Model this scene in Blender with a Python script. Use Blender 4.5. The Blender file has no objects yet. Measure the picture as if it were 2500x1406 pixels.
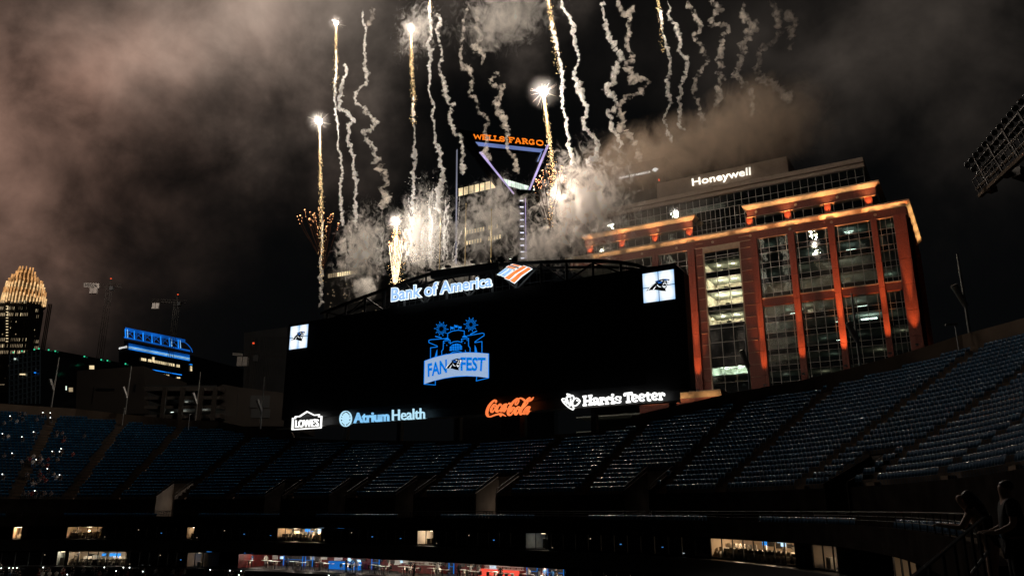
import bpy, bmesh, math, random
import numpy as np
from mathutils import Vector, Matrix, noise
from mathutils.geometry import tessellate_polygon
random.seed(7); rng = np.random.default_rng(7)
R = math.radians
SC = bpy.context.scene
COL = SC.collection
# ---------------------------------------------------------------- camera
FPX = 1934.0; PITCH = R(15.65)          # focal length in photo pixels, upward tilt; the lens is the origin (eye level z = 0)
cam_d = bpy.data.cameras.new('camera'); cam = bpy.data.objects.new('camera', cam_d); COL.objects.link(cam)
cam_d.sensor_width = 36; cam_d.lens = 36*FPX/2500; cam_d.clip_start = 0.1; cam_d.clip_end = 6000
cam.location = (0, 0, 0); cam.rotation_euler = (math.pi/2+PITCH, 0, 0); SC.camera = cam
# ---------------------------------------------------------------- world: night overcast lit by the city
VS = SC.view_settings; VS.view_transform = 'Standard'; VS.look = 'None'; VS.exposure = 0; VS.gamma = 1
SC.cycles.max_bounces = 5; SC.cycles.diffuse_bounces = 2; SC.cycles.glossy_bounces = 3; SC.cycles.transmission_bounces = 4
SC.cycles.volume_bounces = 1; SC.cycles.transparent_max_bounces = 24
SC.cycles.volume_step_rate = 1.0; SC.cycles.volume_max_steps = 256
SC.cycles.sample_clamp_indirect = 3.0; SC.cycles.caustics_reflective = False; SC.cycles.caustics_refractive = False
def ray(x, y):
    u = (x-1250)/FPX; v = (703-y)/FPX; c, s = math.cos(PITCH), math.sin(PITCH)
    return Vector((u, c-v*s, s+v*c))
def proj(p):
    c, s = math.cos(PITCH), math.sin(PITCH); f = p[1]*c+p[2]*s
    return 1250+FPX*p[0]/f, 703-FPX*(-p[1]*s+p[2]*c)/f
def at_y(x, y, Y): r = ray(x, y); return r*(Y/r.y)
W = bpy.data.worlds.new('World'); SC.world = W; W.use_nodes = True
wt = W.node_tree; wt.nodes.clear()
def wn(t, **k):
    n = wt.nodes.new(t)
    for a, b in k.items(): setattr(n, a, b)
    return n
def wmath(op, a, b=None, c=None):
    n = wn('ShaderNodeMath', operation=op)
    for i, v in enumerate((a, b, c)):
        if v is None: continue
        if isinstance(v, (int, float)): n.inputs[i].default_value = v
        else: wt.links.new(v, n.inputs[i])
    return n.outputs[0]
tc = wn('ShaderNodeTexCoord'); DIR = tc.outputs['Generated']
def wnoise(scale, detail, rough, dist, off, vec=DIR):
    mp = wn('ShaderNodeMapping'); mp.inputs['Location'].default_value = off; wt.links.new(vec, mp.inputs['Vector'])
    n = wn('ShaderNodeTexNoise'); n.inputs['Scale'].default_value = scale; n.inputs['Detail'].default_value = detail
    n.inputs['Roughness'].default_value = rough; n.inputs['Distortion'].default_value = dist
    wt.links.new(mp.outputs[0], n.inputs['Vector']); return n.outputs['Fac']
def wbank(px, py, deg, amp):            # one bank of cloud: soft lobe around a direction
    d = ray(px, py).normalized(); v = wn('ShaderNodeVectorMath', operation='DOT_PRODUCT'); wt.links.new(wv, v.inputs[0]); v.inputs[1].default_value = d
    k = 1/(1-math.cos(R(deg)))
    return wmath('MULTIPLY', wmath('EXPONENT', wmath('MULTIPLY', wmath('SUBTRACT', v.outputs['Value'], 1.0), k)), amp)
# warped direction so the banks have ragged edges
nz = wn('ShaderNodeTexNoise'); nz.inputs['Scale'].default_value = 5.0; nz.inputs['Detail'].default_value = 6; nz.inputs['Roughness'].default_value = 0.55
wt.links.new(DIR, nz.inputs['Vector'])
wsub = wn('ShaderNodeVectorMath', operation='SUBTRACT'); wt.links.new(nz.outputs['Color'], wsub.inputs[0]); wsub.inputs[1].default_value = (.5, .5, .5)
wsc = wn('ShaderNodeVectorMath', operation='SCALE'); wt.links.new(wsub.outputs[0], wsc.inputs[0]); wsc.inputs['Scale'].default_value = 0.34
wad = wn('ShaderNodeVectorMath', operation='ADD'); wt.links.new(DIR, wad.inputs[0]); wt.links.new(wsc.outputs[0], wad.inputs[1])
wno = wn('ShaderNodeVectorMath', operation='NORMALIZE'); wt.links.new(wad.outputs[0], wno.inputs[0]); wv = wno.outputs[0]
lump = None
for a in [(-110, 270, 8.5, 1.10), (150, 30, 8, .72), (540, -60, 6.5, 1.05), (340, 170, 5.5, .60), (500, 220, 5, .55), (640, 150, 4, .40), (740, 40, 5.2, 1.45), (1010, -60, 4.5, 1.0), (1260, 10, 3.2, .75), (-90, 590, 4.2, .50),
          (2080, 40, 5, .22), (2260, 160, 5, .15), (1900, 240, 4.5, .14), (1650, 60, 6, .06), (2500, -250, 10, .10)]:
    g = wbank(*a); lump = g if lump is None else wmath('ADD', lump, g)
c1 = wnoise(6.5, 9, .55, .35, (1.3, 0, .7)); c2 = wnoise(16, 8, .55, .4, (4.1, 2, 0))
cl = wmath('ADD', wmath('MULTIPLY', c1, 1.7), wmath('MULTIPLY', c2, .60))
cl = wmath('MULTIPLY', wmath('MAXIMUM', wmath('SUBTRACT', cl, .66), 0.0), 1.75)
fac = wmath('MULTIPLY', lump, cl)
# brownish on the city side, neutral elsewhere: hue follows a slow noise and the left bank
red = wbank(-80, 360, 14, 1.3)
cr = wn('ShaderNodeMix', data_type='RGBA'); cr.inputs['A'].default_value = (.108, .087, .071, 1); cr.inputs['B'].default_value = (.165, .096, .071, 1)
wt.links.new(wmath('MINIMUM', red, 1.0), cr.inputs['Factor'])
vm = wn('ShaderNodeVectorMath', operation='SCALE'); wt.links.new(cr.outputs['Result'], vm.inputs[0]); wt.links.new(fac, vm.inputs['Scale'])
# a trace of real night-sky scatter from the Sky Texture below the clouds
sky = wn('ShaderNodeTexSky', sky_type='NISHITA'); sky.sun_disc = False; sky.sun_elevation = R(-6); sky.sun_rotation = R(200); sky.air_density = 1.0; sky.dust_density = 2.0
sv = wn('ShaderNodeVectorMath', operation='SCALE'); wt.links.new(sky.outputs[0], sv.inputs[0]); sv.inputs['Scale'].default_value = 0.01
va = wn('ShaderNodeVectorMath', operation='ADD'); wt.links.new(vm.outputs[0], va.inputs[0]); wt.links.new(sv.outputs[0], va.inputs[1])
vb = wn('ShaderNodeVectorMath', operation='ADD'); wt.links.new(va.outputs[0], vb.inputs[0]); vb.inputs[1].default_value = (.0016, .0018, .0020)
bg = wn('ShaderNodeBackground'); bg.inputs['Strength'].default_value = 1.0; wt.links.new(vb.outputs[0], bg.inputs['Color'])
wo = wn('ShaderNodeOutputWorld'); wt.links.new(bg.outputs[0], wo.inputs['Surface'])
# faint moon behind cloud (the only sun lamp)
sd = bpy.data.lights.new('moon', 'SUN'); sd.energy = 0.006; sd.angle = R(10); sd.color = (.75, .85, 1)
so = bpy.data.objects.new('moon', sd); COL.objects.link(so); so.rotation_euler = (R(40), R(12), R(200))
# ---------------------------------------------------------------- helpers
def wm(o):
    return o.matrix_basis.copy() if o.parent is None else wm(o.parent) @ o.matrix_parent_inverse @ o.matrix_basis
def link(o, parent=None, local=False):      # children are modelled in world space unless local
    COL.objects.link(o)
    if parent is not None:
        o.parent = parent
        if not local: o.matrix_parent_inverse = wm(parent).inverted()
    return o
def tag(o, label=None, cat=None, group=None, kind=None):
    if label: o['label'] = label
    if cat: o['category'] = cat
    if group: o['group'] = group
    if kind: o['kind'] = kind
    return o
def empty(name, loc=(0, 0, 0), label=None, cat=None, group=None):
    o = bpy.data.objects.new(name, None); o.empty_display_size = .2; COL.objects.link(o); o.location = loc
    return tag(o, label, cat, group)
class MB:
    def __init__(s): s.v = []; s.f = []; s.m = []
    def add(s, vs, fs, mi=0):
        b = len(s.v); s.v.extend([tuple(p) for p in vs]); s.f.extend([tuple(i+b for i in f) for f in fs]); s.m.extend([mi]*len(fs)); return s
    def quad(s, a, b, c, d, mi=0): return s.add((a, b, c, d), [(0, 1, 2, 3)], mi)
    def box(s, o, ax, ay, az, mi=0):
        o, ax, ay, az = map(Vector, (o, ax, ay, az))
        vs = [o, o+ax, o+ax+ay, o+ay, o+az, o+ax+az, o+ax+ay+az, o+ay+az]
        return s.add(vs, [(3, 2, 1, 0), (4, 5, 6, 7), (0, 1, 5, 4), (1, 2, 6, 5), (2, 3, 7, 6), (3, 0, 4, 7)], mi)
    def cbox(s, c, sx, sy, sz, rz=0, mi=0):
        c = Vector(c); a = Vector((math.cos(rz), math.sin(rz), 0)); b = Vector((-math.sin(rz), math.cos(rz), 0))
        return s.box(c-a*sx/2-b*sy/2-Vector((0, 0, sz/2)), a*sx, b*sy, (0, 0, sz), mi)
    def tube(s, p, q, r0, r1=None, n=8, cap=True, mi=0):
        p, q = Vector(p), Vector(q); r1 = r0 if r1 is None else r1
        d = (q-p).normalized(); a = d.orthogonal().normalized(); b = d.cross(a)
        vs = []
        for c, r in ((p, r0), (q, r1)):
            for k in range(n):
                t = 2*math.pi*k/n; vs.append(c+a*(r*math.cos(t))+b*(r*math.sin(t)))
        fs = [(k, (k+1) % n, n+(k+1) % n, n+k) for k in range(n)]
        if cap: fs += [tuple(range(n-1, -1, -1)), tuple(range(n, 2*n))]
        return s.add(vs, fs, mi)
    def beam(s, p, q, w, h=None, up=(0, 0, 1), mi=0):
        p, q = Vector(p), Vector(q); h = w if h is None else h; d = q-p; a = d.normalized().cross(Vector(up))
        if a.length < 1e-4: a = d.orthogonal()
        a.normalize(); b = a.cross(d.normalized()).normalized()
        return s.box(p-a*w/2-b*h/2, a*w, d, b*h, mi)
    def path(s, pts, r, n=6, mi=0):
        for a, b in zip(pts[:-1], pts[1:]): s.tube(a, b, r, n=n, mi=mi)
        return s
    def mesh(s, name, mats, smooth=False):
        me = bpy.data.meshes.new(name); me.from_pydata(s.v, [], s.f)
        for m in (mats if isinstance(mats, (list, tuple)) else [mats]): me.materials.append(m)
        if any(s.m): me.polygons.foreach_set('material_index', s.m)
        if smooth: me.polygons.foreach_set('use_smooth', [True]*len(me.polygons))
        me.update(); return me
    def build(s, name, mats, parent=None, smooth=False, local=False):
        return link(bpy.data.objects.new(name, s.mesh(name, mats, smooth)), parent, local)
def np_mesh(name, V, Fq, mats, smooth=False):
    V = np.asarray(V, np.float32); Fq = np.asarray(Fq, np.int32); k = Fq.shape[1]
    me = bpy.data.meshes.new(name); me.vertices.add(len(V)); me.vertices.foreach_set('co', V.ravel())
    me.loops.add(Fq.size); me.loops.foreach_set('vertex_index', Fq.ravel())
    me.polygons.add(len(Fq)); me.polygons.foreach_set('loop_start', np.arange(0, Fq.size, k, dtype=np.int32))
    me.update(calc_edges=True); me.validate()
    for m in (mats if isinstance(mats, (list, tuple)) else [mats]): me.materials.append(m)
    if smooth: me.polygons.foreach_set('use_smooth', [True]*len(me.polygons))
    return me
def copy_tree(o, parent=None):
    c = o.copy(); COL.objects.link(c)
    if parent is not None: c.parent = parent
    for ch in list(o.children): copy_tree(ch, c)
    return c
def lamp(kind, loc, energy, color, parent=None, size=.3, name='lamp', to=None, spot=None, blend=.6, sy=None):
    d = bpy.data.lights.new(name, kind); d.energy = energy; d.color = color
    if kind in ('POINT', 'SPOT'): d.shadow_soft_size = size
    if kind == 'AREA':
        d.size = size
        if sy: d.shape = 'RECTANGLE'; d.size_y = sy
    if kind == 'SPOT': d.spot_size = R(spot); d.spot_blend = blend
    o = bpy.data.objects.new(name, d); link(o, parent); o.location = loc
    if to is not None: o.rotation_euler = (Vector(to)-Vector(loc)).to_track_quat('-Z', 'Y').to_euler()
    return o
# ---------------------------------------------------------------- materials
def mat(name, col, rough=.6, metal=0.0, var=.25, nscale=2.0, bump=.0, spec=.5, bscale=30.0, brick=None):
    m = bpy.data.materials.new(name); m.use_nodes = True; t = m.node_tree; b = t.nodes['Principled BSDF']
    b.inputs['Roughness'].default_value = rough; b.inputs['Metallic'].default_value = metal; b.inputs['Specular IOR Level'].default_value = spec
    tc = t.nodes.new('ShaderNodeTexCoord'); n = t.nodes.new('ShaderNodeTexNoise'); n.inputs['Scale'].default_value = nscale; n.inputs['Detail'].default_value = 6
    t.links.new(tc.outputs['Object'], n.inputs['Vector'])
    r = t.nodes.new('ShaderNodeValToRGB'); r.color_ramp.elements[0].position = .3; r.color_ramp.elements[1].position = .72
    r.color_ramp.elements[0].color = tuple(c*(1-var) for c in col)+(1,); r.color_ramp.elements[1].color = tuple(min(1, c*(1+var)) for c in col)+(1,)
    t.links.new(n.outputs['Fac'], r.inputs['Fac']); t.links.new(r.outputs['Color'], b.inputs['Base Color'])
    if bump:
        n2 = t.nodes.new('ShaderNodeTexNoise'); n2.inputs['Scale'].default_value = bscale; n2.inputs['Detail'].default_value = 4; t.links.new(tc.outputs['Object'], n2.inputs['Vector'])
        bp = t.nodes.new('ShaderNodeBump'); bp.inputs['Strength'].default_value = bump; bp.inputs['Distance'].default_value = .05
        t.links.new(n2.outputs['Fac'], bp.inputs['Height']); t.links.new(bp.outputs[0], b.inputs['Normal'])
    return m
def emat(name, col, strength, var=0.0, nscale=3.0, sample=False):
    m = bpy.data.materials.new(name); m.use_nodes = True; t = m.node_tree; t.nodes.clear()
    e = t.nodes.new('ShaderNodeEmission'); e.inputs['Color'].default_value = tuple(col)+(1,); e.inputs['Strength'].default_value = strength
    o = t.nodes.new('ShaderNodeOutputMaterial'); t.links.new(e.outputs[0], o.inputs[0])
    if var:
        tc = t.nodes.new('ShaderNodeTexCoord'); n = t.nodes.new('ShaderNodeTexNoise'); n.inputs['Scale'].default_value = nscale; t.links.new(tc.outputs['Object'], n.inputs['Vector'])
        mr = t.nodes.new('ShaderNodeMapRange'); mr.inputs['From Min'].default_value = .3; mr.inputs['From Max'].default_value = .7
        mr.inputs['To Min'].default_value = strength*(1-var); mr.inputs['To Max'].default_value = strength*(1+var)
        t.links.new(n.outputs['Fac'], mr.inputs['Value']); t.links.new(mr.outputs[0], e.inputs['Strength'])
    if not sample: m.cycles.emission_sampling = 'NONE'
    return m
M = {}
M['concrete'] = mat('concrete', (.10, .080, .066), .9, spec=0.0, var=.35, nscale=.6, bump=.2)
M['deckwall'] = mat('dark_concrete', (.022, .018, .016), .9, spec=0.0, var=.4, nscale=.7, bump=.2)
M['rim'] = mat('rim_concrete', (.14, .10, .072), .9, spec=0.05, var=.25, nscale=.35, bump=.2)
M['darkmetal'] = mat('dark_metal', (.03, .03, .032), .45, .6, var=.2)
M['steel'] = mat('galvanised_steel', (.38, .37, .35), .4, .85, var=.2)
M['black'] = mat('black_cladding', (.006, .006, .007), .5, var=.3)
M['seat'] = mat('blue_seat_plastic', (.004, .048, .105), .6, var=.35, nscale=.8, spec=.15)
M['seat_edge'] = mat('seat_top_gloss', (.006, .065, .14), .14, var=.3, nscale=.8, spec=.38)
M['glassdark'] = mat('dark_glass', (.010, .012, .014), .06, var=.1, spec=1.0)
M['ground'] = mat('asphalt_ground', (.045, .045, .047), .9, var=.4, nscale=.05, bump=.1)
M['turf'] = mat('field_turf', (.03, .08, .02), .95, var=.3, nscale=.5)
M['skin'] = mat('skin', (.42, .24, .17), .55, var=.12, nscale=8)
M['hair'] = mat('dark_hair', (.012, .009, .008), .45, var=.3, nscale=20)
M['cloth_black'] = mat('black_cloth', (.012, .012, .014), .9, var=.3, nscale=9, bump=.2)
M['cloth_grey'] = mat('grey_cloth', (.10, .10, .11), .9, var=.3, nscale=9)
M['cloth_blue'] = mat('blue_cloth', (.02, .10, .26), .9, var=.3, nscale=9)
M['cloth_red'] = mat('red_cloth', (.22, .02, .02), .9, var=.3, nscale=9)
M['cloth_white'] = mat('white_cloth', (.55, .53, .50), .9, var=.2, nscale=9)
M['phone'] = emat('phone_torch', (.92, 1.0, .95), 4.5)
# ---------------------------------------------------------------- lettering (built-in font turned to meshes)
def text_mesh(body, offset=0.0, res=3):
    cu = bpy.data.curves.new('t', 'FONT'); cu.body = body; cu.size = 1; cu.resolution_u = res; cu.offset = offset
    ob = bpy.data.objects.new('t', cu); COL.objects.link(ob); dg = bpy.context.evaluated_depsgraph_get(); dg.update()
    me = ob.evaluated_get(dg).to_mesh(); V = np.array([v.co[:2] for v in me.vertices]); Fs = [tuple(p.vertices) for p in me.polygons]
    ob.evaluated_get(dg).to_mesh_clear(); bpy.data.objects.remove(ob); bpy.data.curves.remove(cu)
    return V, Fs
TX = {}
for key, body, off in (('boaL', 'Bank of America', .022), ('boaS', 'Bank of America', .045), ('boaU', 'BANK OF AMERICA', .018), ('atr', 'Atrium', .022), ('hea', 'Health', 0), ('low', "LOWE'S", .014),
                       ('hon', 'Honeywell', .010), ('fan', 'FAN', .035), ('fest', 'FEST', .035), ('heede', 'HEEDE', .02), ('bar', 'BARINGS', .01)):
    TX[key] = text_mesh(body, off)
TXB = {k: (v[0].min(0), v[0].max(0)) for k, v in TX.items()}
def smooth_pts(pts, n=6):
    P = np.array([pts[0]]+list(pts)+[pts[-1]], float); out = []
    for i in range(1, len(P)-2):
        p0, p1, p2, p3 = P[i-1:i+3]
        for k in range(n):
            t = k/n; out.append(.5*((2*p1)+(-p0+p2)*t+(2*p0-5*p1+4*p2-p3)*t*t+(-p0+3*p1-3*p2+p3)*t**3))
    out.append(P[-1]); return [tuple(p) for p in out]
class Flat:
    """2-D shapes in picture-trace coordinates, laid on a wall plane by a mapping function"""
    def __init__(s): s.v = []; s.f = []
    def poly(s, pts, holes=()):
        loops = [list(pts)]+[list(h) for h in holes]; b = len(s.v); allp = [p for l in loops for p in l]
        tr = tessellate_polygon([[Vector((p[0], p[1], 0)) for p in l] for l in loops]); s.v += [(p[0], p[1]) for p in allp]; s.f += [tuple(i+b for i in t) for t in tr]; return s
    def stroke(s, pts, w, closed=False, smooth=0):
        ws = list(w) if isinstance(w, (list, tuple)) else [w]*len(pts)
        if smooth:
            q = smooth_pts([(p[0], p[1], ww) for p, ww in zip(pts, ws)], smooth); pts = [(a[0], a[1]) for a in q]; ws = [a[2] for a in q]
        P = [np.array(p[:2], float) for p in pts]; n = len(P); b = len(s.v)
        for i in range(n):
            a = P[i-1] if (i > 0 or closed) else P[i]; c = P[(i+1) % n] if (i < n-1 or closed) else P[i]
            d1 = P[i]-a; d2 = c-P[i]
            d1 = d1/(np.linalg.norm(d1)+1e-9) if np.linalg.norm(d1) > 0 else d2/(np.linalg.norm(d2)+1e-9)
            d2 = d2/(np.linalg.norm(d2)+1e-9) if np.linalg.norm(d2) > 0 else d1
            t = d1+d2; L = np.linalg.norm(t); t = d1 if L < 1e-3 else t/L; nn = np.array((-t[1], t[0])); k = 1/max(.45, abs(float(np.dot(nn, (-d1[1], d1[0])))))
            s.v += [tuple(P[i]+nn*ws[i]/2*k), tuple(P[i]-nn*ws[i]/2*k)]
        for i in range(n if closed else n-1):
            j = (i+1) % n; s.f.append((b+2*i, b+2*i+1, b+2*j+1, b+2*j))
        return s
    def disc(s, c, rx, ry=None, n=18): 
        ry = ry or rx; return s.poly([(c[0]+rx*math.cos(2*math.pi*k/n), c[1]+ry*math.sin(2*math.pi*k/n)) for k in range(n)])
    def text(s, key, BL, BR, TL, TR):
        V, Fs = TX[key]; lo, hi = TXB[key]; b = len(s.v); BL, BR, TL, TR = [np.array(q, float) for q in (BL, BR, TL, TR)]
        for v in V:
            x, y = (v-lo)/(hi-lo); s.v.append(tuple((BL*(1-x)+BR*x)*(1-y)+(TL*(1-x)+TR*x)*y))
        s.f += [tuple(i+b for i in f) for f in Fs]; return s
    def build(s, name, m, parent, fn, back=None):      # fn(x, y) -> front point; back: depth vector of a solid plate
        front = [fn(*v) for v in s.v]
        if back is None: mb = MB(); mb.v = [tuple(p) for p in front]; mb.f = list(s.f); mb.m = [0]*len(s.f); return mb.build(name, m, parent)
        mb = MB(); mb.v = [tuple(p) for p in front]; mb.f = list(s.f); mb.m = [0]*len(s.f); n = len(front)
        cnt = {}
        for f in s.f:
            for a, b in zip(f, f[1:]+f[:1]): cnt[(min(a, b), max(a, b))] = cnt.get((min(a, b), max(a, b)), 0)+1
        mb.v += [tuple(p+back) for p in front]
        for (a, b), c in cnt.items():
            if c == 1: mb.f.append((a, b, b+n, a+n)); mb.m.append(0)
        return mb.build(name, m, parent)
# ---------------------------------------------------------------- figures: skinned bodies evaluated once, before the scene fills up
def skin_me(name, V, E, rad, sub=2, root=0):
    me = bpy.data.meshes.new(name); me.from_pydata(V, E, []); ob = bpy.data.objects.new(name, me); COL.objects.link(ob)
    ob.modifiers.new('s', 'SKIN'); sb = ob.modifiers.new('u', 'SUBSURF'); sb.levels = sub; sb.render_levels = sub
    for i, r in enumerate(rad): d = me.skin_vertices[0].data[i]; d.radius = (r, r) if not isinstance(r, tuple) else r; d.use_root = (i == root)
    dg = bpy.context.evaluated_depsgraph_get(); dg.update(); out = bpy.data.meshes.new_from_object(ob.evaluated_get(dg)); bpy.data.objects.remove(ob); bpy.data.meshes.remove(me)
    out.name = name; out.polygons.foreach_set('use_smooth', [True]*len(out.polygons)); return out
def figure(P, extra=()):
    """P: dict joint -> (x, y, z, r); limbs follow human joints"""
    names = list(P); idx = {n: i for i, n in enumerate(names)}; V = [P[n][:3] for n in names]; rad = [P[n][3] for n in names]
    E = [('pelvis', 'waist'), ('waist', 'chest'), ('chest', 'neck'), ('neck', 'chin'), ('chin', 'crown')]
    for s in 'LR': E += [('chest', 'sho'+s), ('sho'+s, 'elb'+s), ('elb'+s, 'wri'+s), ('wri'+s, 'palm'+s), ('pelvis', 'hip'+s), ('hip'+s, 'kne'+s), ('kne'+s, 'ank'+s), ('ank'+s, 'toe'+s)]
    E = [(idx[a], idx[b]) for a, b in E]
    for s in 'LR':                                         # five fingers from each palm
        p = Vector(P['palm'+s][:3]); w = Vector(P['wri'+s][:3]); f = (p-w).normalized(); side = f.cross(Vector((0, 0, 1))).normalized() if abs(f.z) < .9 else Vector((1, 0, 0))
        if 'fine' in extra:
            for k, L in enumerate((.075, .085, .08, .06)):
                a = p+side*(.03-.02*k)+f*.02; b = a+f*L*.55-Vector((0, 0, .01)); c = b+f*L*.35-Vector((0, 0, .03)); i = len(V); V += [tuple(a), tuple(b), tuple(c)]; rad += [.010, .009, .007]; E += [(idx['palm'+s], i), (i, i+1), (i+1, i+2)]
            a = w+f*.03+side*.04; b = a+f*.035+side*.02; i = len(V); V += [tuple(a), tuple(b)]; rad += [.011, .009]; E += [(idx['wri'+s], i), (i, i+1)]
    return V, E, rad
def sym(d):
    out = {}
    for k, v in d.items():
        if k.endswith('*'): x, y, z, r = v; out[k[:-1]+'L'] = (-x, y, z, r); out[k[:-1]+'R'] = (x, y, z, r)
        else: out[k] = v
    return out
STAND = sym({'pelvis': (0, 0, .95, .14), 'waist': (0, .02, 1.10, .12), 'chest': (0, .03, 1.30, .14), 'neck': (0, .03, 1.46, .055), 'chin': (0, .05, 1.54, .075), 'crown': (0, .04, 1.64, .085), 'sho*': (.18, .02, 1.39, .06), 'elb*': (.24, .05, 1.12, .045), 'wri*': (.20, .24, 1.02, .032), 'palm*': (.18, .31, 1.03, .034),
             'hip*': (.09, 0, .88, .10), 'kne*': (.11, .03, .48, .065), 'ank*': (.11, -.03, .09, .045), 'toe*': (.12, .14, .035, .04)})
SIT = sym({'pelvis': (0, -.05, .50, .15), 'waist': (0, -.06, .66, .14), 'chest': (0, -.03, .88, .15), 'neck': (0, 0, 1.03, .055), 'chin': (0, .03, 1.10, .075), 'crown': (0, .02, 1.20, .088), 'sho*': (.18, -.03, .96, .065), 'elb*': (.25, .10, .74, .048), 'wri*': (.12, .30, .76, .034), 'palm*': (.09, .37, .78, .036),
           'hip*': (.10, .05, .48, .11), 'kne*': (.14, .42, .50, .075), 'ank*': (.13, .40, .10, .05), 'toe*': (.13, .55, .04, .045)})
HOLD = dict(SIT); HOLD['elbR'] = (.27, .18, .86, .048); HOLD['wriR'] = (.20, .34, 1.08, .034); HOLD['palmR'] = (.18, .38, 1.16, .036)
LEAN = sym({'pelvis': (0, -.02, .93, .145), 'waist': (0, .06, 1.09, .115), 'chest': (0, .16, 1.28, .135), 'neck': (0, .24, 1.42, .05), 'chin': (0, .30, 1.49, .07), 'crown': (0, .29, 1.59, .085), 'sho*': (.165, .16, 1.37, .055), 'elb*': (.25, .33, 1.11, .042), 'wri*': (.17, .56, 1.14, .030), 'palm*': (.15, .63, 1.15, .032),
            'hip*': (.09, -.02, .86, .105), 'kne*': (.13, .02, .47, .066), 'ank*': (.15, -.06, .09, .044), 'toe*': (.16, .10, .035, .04)})
def dressed(name, P, cloth, legs, sub=1, hair=True):
    me = skin_me(name, *figure(P), sub=sub)
    for m in (M['skin'], M['hair'], cloth, legs): me.materials.append(m)
    cz, nz_, px = P['crown'][2], P['neck'][2], P['pelvis'][2]
    for p in me.polygons:
        c = p.center; i = 0
        if c.z > nz_+.05 and abs(c.x) < .12: i = 1 if (c.z > cz-.02 or c.y < P['crown'][1]-.03) else 0
        elif c.z > px-.02 and not (abs(c.x) > .1 and c.y > P['elbR'][1]+.05): i = 2
        elif c.z <= px-.02 or c.y > .1 and c.z < px+.1: i = 3 if c.z < px+.08 and not (c.z > P['wriL'][2]-.08) else 0
        p.material_index = i
    return me
FIG = {'standA': dressed('person_a', STAND, M['cloth_blue'], M['cloth_black']), 'standB': dressed('person_b', STAND, M['cloth_white'], M['cloth_grey']), 'standC': dressed('person_c', STAND, M['cloth_black'], M['cloth_black']),
       'sitA': dressed('person_d', SIT, M['cloth_grey'], M['cloth_black']), 'sitB': dressed('person_e', SIT, M['cloth_white'], M['cloth_blue']), 'sitC': dressed('person_f', SIT, M['cloth_red'], M['cloth_black']), 'hold': dressed('person_g', HOLD, M['cloth_black'], M['cloth_grey'])}
WOMAN = skin_me('person_body', *figure(LEAN, ('fine',)), sub=2); WOMAN.materials.append(M['skin'])
WTOP = skin_me('top', [(0, -.03, .80), (0, -.02, .93), (0, .06, 1.09), (0, .16, 1.28), (-.12, .17, 1.36), (.12, .17, 1.36)], [(0, 1), (1, 2), (2, 3), (3, 4), (3, 5)], [.185, .165, .135, .155, .06, .06], 2); WTOP.materials.append(M['cloth_black'])
WHAIR = skin_me('hair', [(0, .26, 1.63), (0, .19, 1.56), (0, .10, 1.42), (.02, .03, 1.24), (.03, .01, 1.08)], [(0, 1), (1, 2), (2, 3), (3, 4)], [.085, .11, .12, .10, .05], 2); WHAIR.materials.append(M['hair'])
MAN = skin_me('person_body', *figure(STAND, ('fine',)), sub=2); MAN.materials.append(M['skin'])
MTOP = skin_me('shirt', [(0, 0, .88), (0, .02, 1.10), (0, .03, 1.30), (-.18, .02, 1.39), (.18, .02, 1.39), (-.23, .04, 1.20), (.23, .04, 1.20)], [(0, 1), (1, 2), (2, 3), (2, 4), (3, 5), (4, 6)], [.19, .165, .175, .085, .085, .07, .07], 2); MTOP.materials.append(M['cloth_black'])
MHAIR = skin_me('hair', [(0, .0, 1.53), (0, .012, 1.61), (0, .03, 1.68)], [(0, 1), (1, 2)], [.075, .098, .085], 2); MHAIR.materials.append(M['hair'])
MPANT = skin_me('trousers', [(0, 0, .93), (-.09, 0, .86), (.09, 0, .86), (-.11, .03, .48), (.11, .03, .48), (-.11, -.03, .14), (.11, -.03, .14)], [(0, 1), (0, 2), (1, 3), (2, 4), (3, 5), (4, 6)], [.16, .125, .125, .09, .09, .07, .07], 2); MPANT.materials.append(M['cloth_black'])
# ================================================================ GROUND
def struct(o): o['kind'] = 'structure'; return o
g = MB(); g.quad((-3000, -3000, -36), (3000, -3000, -36), (3000, 4000, -36), (-3000, 4000, -36)); struct(g.build('ground', M['ground']))
g = MB(); g.quad((-60, -30, -35.9), (14, -30, -35.9), (14, 118, -35.9), (-60, 118, -35.9)); struct(g.build('playing_field', M['turf']))
# ================================================================ SEATING BOWL (plan curve of the upper deck front, metres)
CP = np.array([(-112, 88), (-96, 103), (-82, 113.5), (-69, 119.5), (-60, 120.4), (-50, 118.8), (-35, 112.8), (-19, 103.5), (-8, 95.6), (1.5, 87.6), (10, 80), (15.7, 73), (19, 64),
               (20.5, 54), (19, 42), (14.5, 28), (8, 14), (3, 7.5), (-3, 3)], float)
def catmull(P, n=40):
    out = []
    for i in range(1, len(P)-2):
        p0, p1, p2, p3 = P[i-1:i+3]
        for k in range(n):
            t = k/n; out.append(.5*((2*p1)+(-p0+p2)*t+(2*p0-5*p1+4*p2-p3)*t*t+(-p0+3*p1-3*p2+p3)*t**3))
    out.append(P[-2]); return np.array(out)
_C = catmull(CP); _d = np.r_[0, np.cumsum(np.linalg.norm(np.diff(_C, axis=0), axis=1))]
S = np.arange(0, _d[-1], .5); BX = np.interp(S, _d, _C[:, 0]); BY = np.interp(S, _d, _C[:, 1])
for _ in range(30):
    BX[1:-1] = .25*BX[:-2]+.5*BX[1:-1]+.25*BX[2:]; BY[1:-1] = .25*BY[:-2]+.5*BY[1:-1]+.25*BY[2:]
_T = np.c_[np.gradient(BX), np.gradient(BY)]; _T /= np.linalg.norm(_T, axis=1)[:, None]; BN = np.c_[-_T[:, 1], _T[:, 0]]
for _ in range(60): BN[1:-1] = .25*BN[:-2]+.5*BN[1:-1]+.25*BN[2:]
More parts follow.
